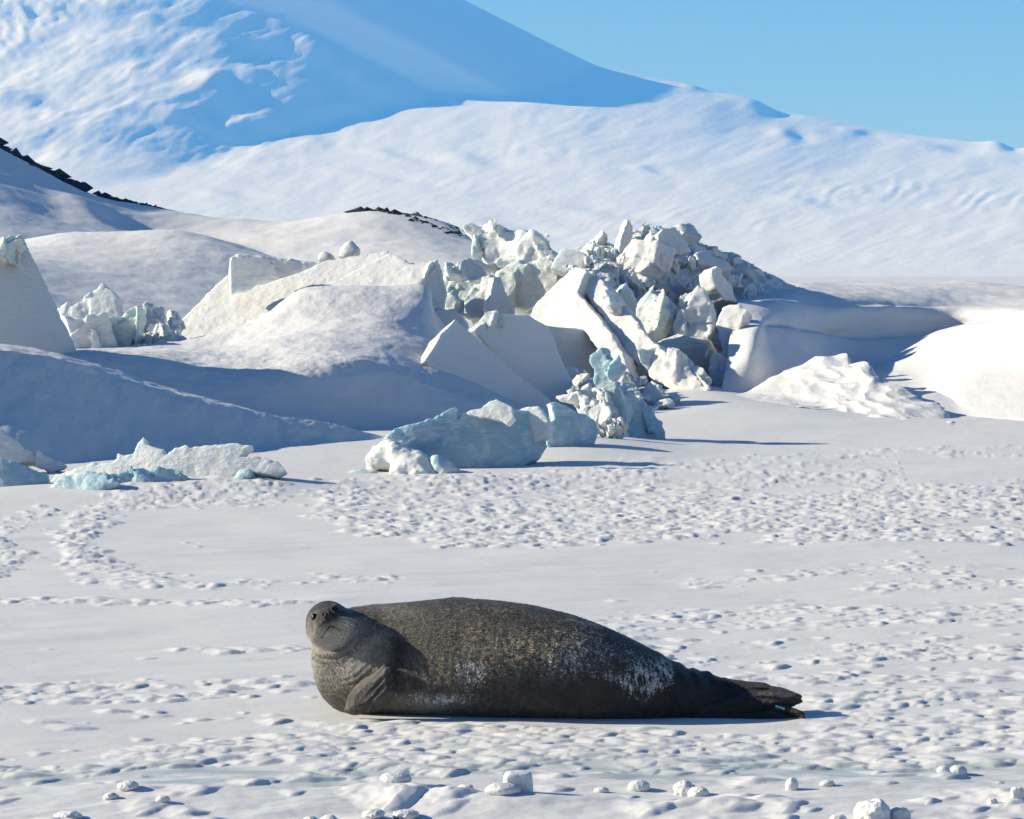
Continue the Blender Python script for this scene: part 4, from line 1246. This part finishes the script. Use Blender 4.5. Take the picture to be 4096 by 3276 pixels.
TOR = np.array([  # px, top, bottom, half depth
    (1248, 2700, 2716, .02), (1262, 2640, 2752, .12), (1285, 2600, 2790, .19), (1330, 2530, 2828, .25), (1400, 2452, 2862, .29), (1480, 2430, 2880, .32),
    (1560, 2423, 2890, .345), (1640, 2416, 2895, .365), (1720, 2406, 2898, .385), (1800, 2399, 2900, .40), (1900, 2401, 2902, .41), (2000, 2407, 2902, .415),
    (2100, 2418, 2903, .415), (2200, 2437, 2904, .41), (2300, 2462, 2905, .395), (2400, 2496, 2906, .37), (2500, 2538, 2906, .335), (2600, 2588, 2905, .285),
    (2700, 2640, 2903, .225), (2780, 2676, 2902, .175), (2860, 2712, 2900, .13), (2930, 2752, 2896, .09), (2990, 2800, 2870, .05), (3020, 2830, 2845, .015)])

def smin(a, b, k):
    h = np.clip(.5 + .5 * (b - a) / k, 0, 1)
    return b * (1 - h) + a * h - k * h * (1 - h)

def smax(a, b, k):
    return -smin(-a, -b, k)

# head frame
HF = np.array((.02, -.95, .30)); HF /= np.linalg.norm(HF)
HRt = np.array((.935, 0, .354)); HRt -= HF * (HRt @ HF); HRt /= np.linalg.norm(HRt)
HU = np.cross(HRt, HF); HU *= np.sign(HU[2])
HC = sp(1306, 2502, -.205)                      # centre of the skull

def hp(r, u, f):
    return HC + HRt * r + HU * u + HF * f

def ell(P, c, rad, axes=None):
    d = P - c
    if axes is not None:
        d = np.stack([d @ a for a in axes], -1)
    rad = np.asarray(rad)
    k0 = np.sqrt(((d / rad) ** 2).sum(-1))
    k1 = np.sqrt(((d / rad ** 2) ** 2).sum(-1)) + 1e-9
    return k0 * (k0 - 1) / k1

def cone(P, a, b, ra, rb):
    ba = b - a
    t = np.clip(((P - a) @ ba) / (ba @ ba), 0, 1)
    return np.linalg.norm(P - a - t[..., None] * ba, axis=-1) - (ra + (rb - ra) * t)

tor_x = (TOR[:, 0] - 2048) * KS
tor_top = np.array([sp(p[0], p[1])[2] for p in TOR])
tor_bot = np.array([sp(p[0], p[2])[2] for p in TOR])
tor_bot = np.where(TOR[:, 0] > 1500, tor_bot.clip(-.03, .0) - .01, tor_bot)

FLIP = {
    'fore': ([(1376, 2858), (1392, 2800), (1425, 2755), (1470, 2722), (1515, 2692), (1541, 2674), (1556, 2680), (1568, 2730), (1570, 2785), (1535, 2825), (1470, 2852), (1410, 2868)], -.405, (-.04, -.97, .28), .042),
    'hind_far': ([(2690, 2700), (2780, 2680), (2860, 2702), (2950, 2722), (3060, 2733), (3130, 2752), (3175, 2776), (3186, 2795), (3150, 2792), (3050, 2780), (2950, 2785), (2860, 2800), (2740, 2810)], .04, (0, -.9, .43), .075),
    'hind_near': ([(2760, 2830), (2850, 2795), (2940, 2772), (3030, 2762), (3110, 2764), (3172, 2772), (3190, 2786), (3180, 2803), (3140, 2818), (3090, 2838), (3000, 2855), (2860, 2880), (2740, 2885)], -.06, (.05, -.95, .3), .08),
    'hind_low': ([(2600, 2890), (2760, 2870), (2900, 2850), (3030, 2838), (3085, 2836), (3118, 2846), (3150, 2862), (3203, 2866), (3204, 2874), (3160, 2888), (3050, 2896), (2900, 2900), (2600, 2902)], -.10, (0, -.9, .4), .07),
    'hind_toe': ([(3060, 2835), (3110, 2824), (3140, 2824), (3175, 2842), (3207, 2866), (3200, 2874), (3165, 2856), (3118, 2840), (3070, 2850)], -.13, (0, -.9, .4), .022),
}
FL = {}
for k, (poly, dy, n, th) in FLIP.items():
    up = {'hind_far': 4, 'hind_near': 10, 'hind_low': 16, 'hind_toe': 16}.get(k, 0)
    poly = [(a, b - up) for a, b in poly]
    n = np.asarray(n, float); n /= np.linalg.norm(n)
    pp = cspline(np.array(poly + poly[:1], float), 60)[:-1]
    c = sp(*np.mean(np.asarray(poly, float), 0), dy)
    o3 = np.array((0, 0, H))
    d = at_v(pp[:, 0], pp[:, 1], 1.0) - o3
    W = o3 + d * (((c - o3) @ n) / (d @ n))[:, None]
    e1 = np.cross((0, 0, 1.0), n); e1 /= np.linalg.norm(e1)
    e2 = np.cross(n, e1)
    FL[k] = (c, e1, e2, n, np.stack(((W - c) @ e1, (W - c) @ e2), -1), th)

def flip_sdf(P, key):
    c, e1, e2, n, L, th = FL[key]
    out = np.full(P.shape[0], .3)
    q = np.stack(((P - c) @ e1, (P - c) @ e2, (P - c) @ n), -1)
    lo, hi = L.min(0) - .12, L.max(0) + .12
    if not len(P):
        return out
    m = (q[:, 0] > lo[0]) & (q[:, 0] < hi[0]) & (q[:, 1] > lo[1]) & (q[:, 1] < hi[1]) & (np.abs(q[:, 2]) < .25)
    if m.any():
        s = poly_sdf(q[m, :2], L)
        t = th * np.clip(.25 + np.maximum(-s, 0) / .05, .25, 1)
        out[m] = smax(s, np.abs(q[m, 2]) - t, .03) - .010
    return out

NECK_A, NECK_B = sp(1560, 2640, -.02), HC - HF * .03 - HU * .02

SHEAR = .11
def seal_sdf(P, detail=True):
    x, y, z = P[:, 0], P[:, 1], P[:, 2]
    top = np.interp(x, tor_x, tor_top)
    bot = np.interp(x, tor_x, tor_bot)
    w = np.interp(x, tor_x, TOR[:, 3])
    zc = bot + (top - bot) * .47
    hz = np.where(z > zc, top - zc, zc - bot)
    pw = np.where(z > zc, 2.1, 2.8)
    k = (np.abs((y - YS) / w) ** pw + np.abs((z - zc) / np.maximum(hz, .01)) ** pw) ** (1 / pw)
    out_x = np.maximum(tor_x[0] - x, x - tor_x[-1]).clip(0)
    d = (k - 1) * np.minimum(w, hz) * .85 + out_x
    # chest, shoulder, neck
    d = smin(d, cone(P, NECK_A, NECK_B, .215, .118), .12)
    d = smin(d, ell(P, sp(1420, 2720, -.10), (.20, .20, .19)), .10)
    d = smin(d, ell(P, sp(1322, 2630, -.12), (.125, .15, .18)), .08)
    ax = (HRt, HU, HF)
    near = np.linalg.norm(P - HC, axis=1) < .42
    if near.any():
        Q = P[near]
        h = ell(Q, HC, (.132, .128, .150), ax)
        h = smin(h, ell(Q, hp(0, .008, .088), (.070, .058, .090), ax), .05)       # snout
        for s in (-1, 1):
            h = smin(h, ell(Q, hp(.036 * s, -.018, .136), (.044, .040, .042), ax), .020)   # whisker pads
            h = smin(h, ell(Q, hp(.066 * s, .060, .098), (.024, .012, .018), ax), .020)   # brow
            h = smin(h, ell(Q, hp(.085 * s, -.045, .050), (.055, .06, .07), ax), .05)   # cheek
        h = smin(h, ell(Q, hp(0, .020, .170), (.024, .016, .016), ax), .014)       # nose pad
        h = smin(h, ell(Q, hp(0, -.072, .095), (.056, .030, .052), ax), .022)      # chin
        d[near] = smin(d[near], h, .045)
        h = d[near]
        for s in (-1, 1):
            h = smax(h, -ell(Q, hp(.068 * s, .034, .134), (.024, .019, .018), ax), .007)  # eye sockets
            c, sn = math.cos(.5 * s), math.sin(.5 * s)
            axn = (HRt * c + HU * sn, HU * c - HRt * sn, HF)
            h = smax(h, -ell(Q, hp(.0105 * s, .023, .186), (.0046, .012, .014), axn), .004)   # nostrils
        # mouth line below the pads
        lx = (Q - HC) @ HRt
        lu = (Q - HC) @ HU
        lf = (Q - HC) @ HF
        mline = -.056 - .022 * np.minimum(np.abs(lx) / .05, 1.3) ** 1.2 + .004 * np.cos(lx * 60)
        groove = np.exp(-((lu - mline) / .0045) ** 2) * sstep(.085, .06, np.abs(lx)) * sstep(.06, .09, lf)
        mid = np.exp(-(lx / .0035) ** 2) * sstep(-.045, -.03, lu) * sstep(.012, .0, lu) * (lf > .1)
        h = h + .010 * groove + .005 * mid
        d[near] = h
    for key, kk in (('fore', .018), ('hind_far', .035), ('hind_near', .03), ('hind_low', .03), ('hind_toe', .010)):
        mk = (x < -.4) if key == 'fore' else (x > .5)
        if mk.any():
            d[mk] = smin(d[mk], flip_sdf(P[mk], key), kk)
    # tip of the far fore flipper showing above the back
    d = smin(d, ell(P, sp(1830, 2402, .10), (.085, .03, .014)), .01)
    if detail:
        # skin folds round the neck
        t = np.linalg.norm((P - HC) * (1, .8, 1), axis=1)
        px = x / KS + 2048
        py_ = 1100 - (z - H) / KS
        m = sstep(.15, .19, t) * sstep(.46, .30, t) * sstep(.52, .35, z - .0 * x)
        m = sstep(.15, .19, t) * sstep(.50, .32, t)
        ring = np.exp(-((t - .172 - .012 * noise3(P * 8, 2)) / .010) ** 2) * sstep(-.02, -.08, (P - HC) @ HU)
        d = d + .010 * ring + .006 * np.exp(-((t - .215 - .02 * noise3(P * 7, 12)) / .009) ** 2) * sstep(-.02, -.08, (P - HC) @ HU)
        wob = .022 * noise3(P * 6, 3) + .006 * noise3(P * 21, 5)
        m = m * sstep(.52, .40, z) * sstep(-.35, .25, noise3(P * (5, 5, 9), 6))
        d = d + .0032 * m * np.sin((t + wob) * 2 * math.pi / .034) + .0025 * m * noise3(P * (40, 40, 40), 9)
        # creases behind the fore flipper, at the hip and on the hind flippers
        dk = noise3(P * (9, 9, 9), 4)
        d = d + .004 * dk * sstep(-.5, .6, x) + .0012 * noise3(P * 46, 8)
        hip = sstep(.75, .95, x)
        d = d + hip * .005 * np.sin((x * .9 + z * .5 + .03 * dk) * 2 * math.pi / .075) * sstep(1.45, 1.1, x)
        flp = sstep(1.0, 1.25, x)
        d = d + flp * .0045 * np.sin((z * 1.0 + .05 * x + .015 * dk) * 2 * math.pi / .045)
        mk = x < -.4
        fore = np.full(len(P), .3)
        fore[mk] = flip_sdf(P[mk], 'fore')
        c, e1, e2, n, L, th = FL['fore']
        q1 = (P - c) @ e1
        q2 = (P - c) @ e2
        d = d + np.where(fore < .01, .0035 * np.sin((q1 * .75 - q2 * .66) * 2 * math.pi / .036) * sstep(-.09, .04, q1), 0)
    return d

def build_seal():
    h = .0092
    x0, x1 = (1205 - 2048) * KS - .06, (3215 - 2048) * KS + .06
    gx = np.arange(x0, x1, h)
    gy = np.arange(YS - .62, YS + .50, h)
    gz = np.arange(-.05, .86, h)
    field = np.empty((len(gx), len(gy), len(gz)), np.float32)
    B, C = np.meshgrid(gy, gz, indexing='ij')
    for i in range(0, len(gx), 12):
        xs = gx[i:i + 12]
        P = np.stack((np.repeat(xs, B.size), np.tile(B.ravel(), len(xs)), np.tile(C.ravel(), len(xs))), -1)
        field[i:i + 12] = seal_sdf(P, False).reshape(len(xs), len(gy), len(gz))
    V, q = surface_nets(field, (gx[0], gy[0], gz[0]), h)
    me = mesh_from('seal', V, q)
    bm = bmesh.new()
    bm.from_mesh(me)
    hc = Vector(HC.tolist())
    ed = [e for e in bm.edges if ((e.verts[0].co - hc).length < .24 and e.verts[0].co.y < HC[1] + .03)
          or (e.verts[0].co.x > 1.25 and e.verts[0].co.y < YS + .1)]
    bmesh.ops.subdivide_edges(bm, edges=ed, cuts=1, use_grid_fill=True)
    bm.to_mesh(me)
    bm.free()
    n = len(me.vertices)
    co = np.empty(n * 3, np.float32)
    me.vertices.foreach_get('co', co)
    P = co.reshape(-1, 3).astype(float)
    e = .002
    for it in range(3):
        d = seal_sdf(P)
        g = np.stack([(seal_sdf(P + np.eye(3)[a] * e) - d) / e for a in range(3)], -1)
        g2 = (g * g).sum(-1, keepdims=True).clip(.15)
        P = P - np.clip(d[:, None] * g / g2, -.012, .012)
    # lie on the snow: nothing below the ice surface
    P[:, 2] = np.maximum(P[:, 2], -.035)
    org = np.array(((2150 - 2048) * KS, YS, 0))
    me.vertices.foreach_set('co', (P - org).astype(np.float32).ravel())
    W = P.copy()
    W[:, 1] -= SHEAR * (W[:, 0] - .15)
    me.vertices.foreach_set('co', (W - org).astype(np.float32).ravel())
    for p in me.polygons:
        p.use_smooth = True
    me.update()
    # coat zones: coat colours and clinging snow, plus chest light and rear shade as tone
    px = P[:, 0] / P[:, 1] * F + 2048
    py = 1100 - (P[:, 2] - H) / P[:, 1] * F
    n1 = fbm(P * 6, 4, 81)
    def blob(cx, cy_, rx, ry, rot=0.0):
        c, s = math.cos(rot), math.sin(rot)
        a = (px - cx) * c + (py - cy_) * s
        b = -(px - cx) * s + (py - cy_) * c
        return np.exp(-(a / rx) ** 2 - (b / ry) ** 2)
    lu = (P - HC) @ HU
    lf = (P - HC) @ HF
    lr = (P - HC) @ HRt
    hd = np.linalg.norm(P - HC, axis=1)
    pale = sstep(-.02, -.07, lu) * sstep(.24, .15, hd)
    pale = np.maximum(pale, sstep(-.01, -.06, lu) * sstep(.30, .2, hd) * .7)
    eye = np.maximum(np.exp(-(((lr + .066) / .03) ** 2 + ((lu - .062) / .014) ** 2)), np.exp(-(((lr - .066) / .03) ** 2 + ((lu - .062) / .014) ** 2))) * (lf > .05)
    pale = np.maximum(pale, eye * .9)
    pale = np.maximum(pale, .75 * blob(1420, 2700, 130, 70) + .8 * blob(1240, 2640, 40, 110) + .5 * blob(1560, 2450, 120, 30, .1) + .55 * blob(1700, 2830, 160, 40) + .5 * blob(1460, 2600, 120, 40, -.6))  # pale chest and throat fur, painted brighter where the sun strikes
    tan = .9 * blob(2080, 2600, 170, 50, -.25) + .9 * blob(2250, 2560, 130, 45, -.4) + .6 * blob(1900, 2560, 60, 50) + .5 * blob(1730, 2690, 60, 60) + .5 * blob(1950, 2450, 120, 25) \
        + .5 * blob(1530, 2480, 110, 30, -.5) + .6 * blob(3060, 2765, 50, 8)
    mouth = np.exp(-((lu + .060) / .014) ** 2) * sstep(.06, .02, np.abs(lr)) * sstep(.08, .12, lf)
    dark = 1.0 * blob(2280, 2790, 430, 90) + 1.0 * blob(2740, 2730, 280, 140) + 1.0 * blob(3000, 2830, 260, 90) + .35 * blob(1700, 2600, 150, 120) + .75 * blob(1500, 2780, 60, 80, .6) + .9 * blob(1590, 2640, 40, 70)  # dark fur; lower flank and rear also carry painted shade
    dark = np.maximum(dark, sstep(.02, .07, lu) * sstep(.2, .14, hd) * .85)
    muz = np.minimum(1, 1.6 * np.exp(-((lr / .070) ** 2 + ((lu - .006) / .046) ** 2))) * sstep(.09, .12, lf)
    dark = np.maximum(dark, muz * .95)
    frost = 1.0 * blob(2570, 2740, 65, 70, .5) + .9 * blob(2660, 2680, 40, 60) + .55 * blob(2460, 2720, 90, 26, .3) + .75 * blob(1880, 2700, 90, 80) + .5 * blob(2330, 2490, 80, 10, .2) \
        + .75 * blob(1730, 2815, 170, 34) + .5 * blob(2240, 2660, 160, 90) + .45 * blob(2350, 2580, 220, 70, .4) + .35 * blob(1440, 2770, 20, 40) + .35 * blob(2560, 2620, 150, 60, .5)
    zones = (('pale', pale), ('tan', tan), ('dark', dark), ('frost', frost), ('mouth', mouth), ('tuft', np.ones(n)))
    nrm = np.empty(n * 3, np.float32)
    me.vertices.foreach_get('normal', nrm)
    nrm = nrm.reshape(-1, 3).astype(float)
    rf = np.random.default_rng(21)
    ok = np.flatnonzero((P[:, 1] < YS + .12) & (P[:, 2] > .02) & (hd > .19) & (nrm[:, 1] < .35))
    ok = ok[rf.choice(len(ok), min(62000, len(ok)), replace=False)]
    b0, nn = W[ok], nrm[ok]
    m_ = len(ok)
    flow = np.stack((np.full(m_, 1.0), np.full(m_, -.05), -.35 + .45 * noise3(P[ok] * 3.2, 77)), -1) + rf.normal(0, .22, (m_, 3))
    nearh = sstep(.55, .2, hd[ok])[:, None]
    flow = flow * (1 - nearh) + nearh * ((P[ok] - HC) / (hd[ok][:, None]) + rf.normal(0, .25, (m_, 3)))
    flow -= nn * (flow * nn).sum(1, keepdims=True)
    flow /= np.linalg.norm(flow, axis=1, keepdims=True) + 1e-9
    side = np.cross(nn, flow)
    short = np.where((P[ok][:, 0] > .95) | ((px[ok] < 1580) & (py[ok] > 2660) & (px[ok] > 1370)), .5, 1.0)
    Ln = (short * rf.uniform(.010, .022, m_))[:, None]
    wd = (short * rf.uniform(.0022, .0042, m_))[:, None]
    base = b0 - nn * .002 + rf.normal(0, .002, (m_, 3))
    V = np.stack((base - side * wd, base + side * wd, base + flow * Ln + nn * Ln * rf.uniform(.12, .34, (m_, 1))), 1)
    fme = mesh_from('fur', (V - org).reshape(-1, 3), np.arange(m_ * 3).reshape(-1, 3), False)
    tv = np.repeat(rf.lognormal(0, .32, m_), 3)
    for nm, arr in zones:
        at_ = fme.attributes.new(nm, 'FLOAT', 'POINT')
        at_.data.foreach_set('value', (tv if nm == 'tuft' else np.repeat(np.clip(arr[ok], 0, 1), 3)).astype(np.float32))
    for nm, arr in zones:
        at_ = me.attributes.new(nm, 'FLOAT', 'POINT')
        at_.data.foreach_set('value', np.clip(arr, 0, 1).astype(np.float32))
    o = bpy.data.objects.new('seal', me)
    o.location = Vector(org.tolist())
    COL.objects.link(o)
    fo = add('fur', fme, None, o)
    fo['kind'] = 'stuff'
    tag(o, 'grey-brown mottled seal lying on the snow with its head raised towards the viewer', 'seal')
    return o, org, fme

def mat_fur():
    m, nt, b = new_mat('seal_fur')
    tc = nt.nodes.new('ShaderNodeTexCoord').outputs['Object']
    def attr(n):
        a = nd(nt, 'ShaderNodeAttribute', attribute_name=n)
        return a.outputs['Fac']
    big = noise_node(nt, tc, 7, 6, .62, .4)
    mid = noise_node(nt, stretched(nt, tc, (1, 1, .6)), 34, 5, .65, .3)
    hair = noise_node(nt, stretched(nt, tc, (1.5, 1.5, .6), .4), 105, 4, .7)
    base = mixc(nt, ramp(nt, big, .35, .68), (.040, .035, .031), (.100, .090, .079))
    base = mixc(nt, ramp(nt, mid, .50, .64, 0, .7), base, (.20, .178, .15))
    pale = math_(nt, 'MULTIPLY', attr('pale'), ramp(nt, mid, .2, .55, .65, 1))
    base = mixc(nt, pale, base, (.42, .40, .355))
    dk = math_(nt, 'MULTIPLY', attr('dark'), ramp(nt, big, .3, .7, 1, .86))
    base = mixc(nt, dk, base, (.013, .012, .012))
    tm = math_(nt, 'MULTIPLY', attr('tan'), ramp(nt, mid, .47, .60))
    base = mixc(nt, tm, base, (.44, .35, .22))
    base = mixc(nt, math_(nt, 'MULTIPLY', attr('mouth'), ramp(nt, mid, .4, .6)), base, (.36, .20, .09))
    speck = noise_node(nt, tc, 95, 3, .7)
    sm = math_(nt, 'MULTIPLY', ramp(nt, math_(nt, 'ADD', speck, math_(nt, 'MULTIPLY', attr('frost'), .46)), .74, .82), ramp(nt, attr('frost'), .05, .3))
    stk = noise_node(nt, stretched(nt, tc, (1.6, 1, .45), .3), 26, 5, .7)
    sm = math_(nt, 'MULTIPLY', sm, ramp(nt, stk, .42, .6, .0, .85))
    base = mixc(nt, sm, base, (.74, .77, .80))
    hv = nd(nt, 'ShaderNodeHueSaturation')
    nt.links.new(base, hv.inputs['Color'])
    nt.links.new(math_(nt, 'MULTIPLY', ramp(nt, hair, .3, .7, .6, 1.45), attr('tuft')), hv.inputs['Value'])
    nt.links.new(hv.outputs[0], b.inputs['Base Color'])
    b.inputs['Roughness'].default_value = .58
    nt.links.new(ramp(nt, speck, .45, .65, .62, .30), b.inputs['Roughness'])
    b.inputs['Specular IOR Level'].default_value = .5
    b.inputs['Sheen Weight'].default_value = .06
    b.inputs['Sheen Roughness'].default_value = .4
    bump(nt, b, [(mid, 1.0, .018), (hair, 1.0, .010), (big, .3, .02)])
    return m

seal, SORG, fur_me = build_seal()
M_FUR = mat_fur()
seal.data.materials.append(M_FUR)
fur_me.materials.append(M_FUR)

def sub(name, V, q, mat, smooth=True):
    V = np.array(V, float)
    V[:, 1] -= SHEAR * (V[:, 0] - .15)
    me = mesh_from(name, V - SORG, q, smooth)
    return add(name, me, mat, seal)

def uv_sphere(c, r, axes=None, nu=20, nv=14):
    a = np.linspace(0, 2 * math.pi, nu, endpoint=False)
    t = np.linspace(0.02, math.pi - .02, nv)
    A, T = np.meshgrid(a, t)
    d = np.stack((np.sin(T) * np.cos(A), np.sin(T) * np.sin(A), np.cos(T)), -1) * r
    if axes is not None:
        d = d[..., :1] * axes[0] + d[..., 1:2] * axes[1] + d[..., 2:] * axes[2]
    V = (c + d).reshape(-1, 3)
    q = []
    for i in range(nv - 1):
        for j in range(nu):
            q.append((i * nu + j, i * nu + (j + 1) % nu, (i + 1) * nu + (j + 1) % nu, (i + 1) * nu + j))
    return V, np.array(q)

m_eye, nt_, b_ = new_mat('seal_eye')
nt_.links.new(mixc(nt_, noise_node(nt_, geo_pos(nt_), 60), (.004, .004, .005), (.012, .010, .009)), b_.inputs['Base Color'])
b_.inputs['Roughness'].default_value = .12
for s in (-1, 1):
    V, q = uv_sphere(hp(.067 * s, .034, .1165), .0235)
    sub('eye', V, q, m_eye)

def tube(pts, r0, r1, n=5):
    pts = np.asarray(pts, float)
    V, q = [], []
    for i, p in enumerate(pts):
        t = pts[min(i + 1, len(pts) - 1)] - pts[max(i - 1, 0)]
        t /= np.linalg.norm(t)
        a = np.cross(t, (0, 0, 1.0)); a /= np.linalg.norm(a) + 1e-9
        b = np.cross(t, a)
        r = r0 + (r1 - r0) * i / (len(pts) - 1)
        for k in range(n):
            th = 2 * math.pi * k / n
            V.append(p + (a * math.cos(th) + b * math.sin(th)) * r)
    for i in range(len(pts) - 1):
        for k in range(n):
            q.append((i * n + k, i * n + (k + 1) % n, (i + 1) * n + (k + 1) % n, (i + 1) * n + k))
    return np.array(V), np.array(q)

m_wh = mat_plain('whisker', (.55, .50, .42), .4)
rw = np.random.default_rng(3)
for s in (-1, 1):
    for k in range(7):
        p0 = hp((.046 + .012 * (k % 3)) * s, -.010 - .010 * (k // 2), .160 - .010 * (k % 3))
        L = rw.uniform(.07, .13)
        dirn = HRt * s * .8 - HU * (.25 + .1 * k * .5) + HF * .28
        dirn /= np.linalg.norm(dirn)
        pts = [p0 + dirn * L * t - HU * .035 * t * t for t in np.linspace(0, 1, 7)]
        V, q = tube(pts, .0011, .0004)
        sub('whisker', V, q, m_wh)

# teal identification tag clipped through the hind flipper web
m_tag = mat_plain('tag_plastic', (.03, .42, .46), .35)
def box(c, ax, s):
    V = [c + ax[0] * s[0] * a + ax[1] * s[1] * b + ax[2] * s[2] * d for a in (-1, 1) for b in (-1, 1) for d in (-1, 1)]
    q = [(0, 1, 3, 2), (4, 6, 7, 5), (0, 4, 5, 1), (2, 3, 7, 6), (0, 2, 6, 4), (1, 5, 7, 3)]
    return np.array(V), np.array(q)
ta = np.array((.96, 0, -.26)); tn = np.array((-.1, -.98, .2)); tb = np.cross(ta, tn)
V, q = box(sp(3106, 2812, -.20), (ta, tb, tn), (.0225, .0065, .003))
tg = sub('flipper_tag', V, q, m_tag, False)
V, q = box(sp(3124, 2818, -.195), (ta, tb, tn), (.006, .006, .005))
rv = sub('tag_rivet', V, q, mat_plain('tag_rivet', (.5, .55, .58), .3), False)
rv.parent = tg

# ------------------------------------------------------------------ the air
bm = bmesh.new()
bmesh.ops.create_cube(bm, size=1)
hz_me = bpy.data.meshes.new('haze')
for v in bm.verts:
    v.co = Vector((v.co.x * 30000, 7400 + v.co.y * 16000, HAZE_TOP / 2 - 4 + v.co.z * (HAZE_TOP + 2)))
bm.to_mesh(hz_me)
bm.free()
m = bpy.data.materials.new('haze')
m.use_nodes = True
nt = m.node_tree
nt.nodes.remove(nt.nodes['Principled BSDF'])
pv = nt.nodes.new('ShaderNodeVolumePrincipled')
pv.inputs['Color'].default_value = (.05, .30, 1.0, 1)
pv.inputs['Absorption Color'].default_value = (1, 1, 1, 1)
pv.inputs['Density'].default_value = 8.2e-5
pv.inputs['Anisotropy'].default_value = 0.0
nt.links.new(pv.outputs[0], nt.nodes['Material Output'].inputs['Volume'])
hz = add('haze', hz_me, m)
tag(hz, 'thin blue air between the viewer and the mountain', 'haze', kind='stuff')
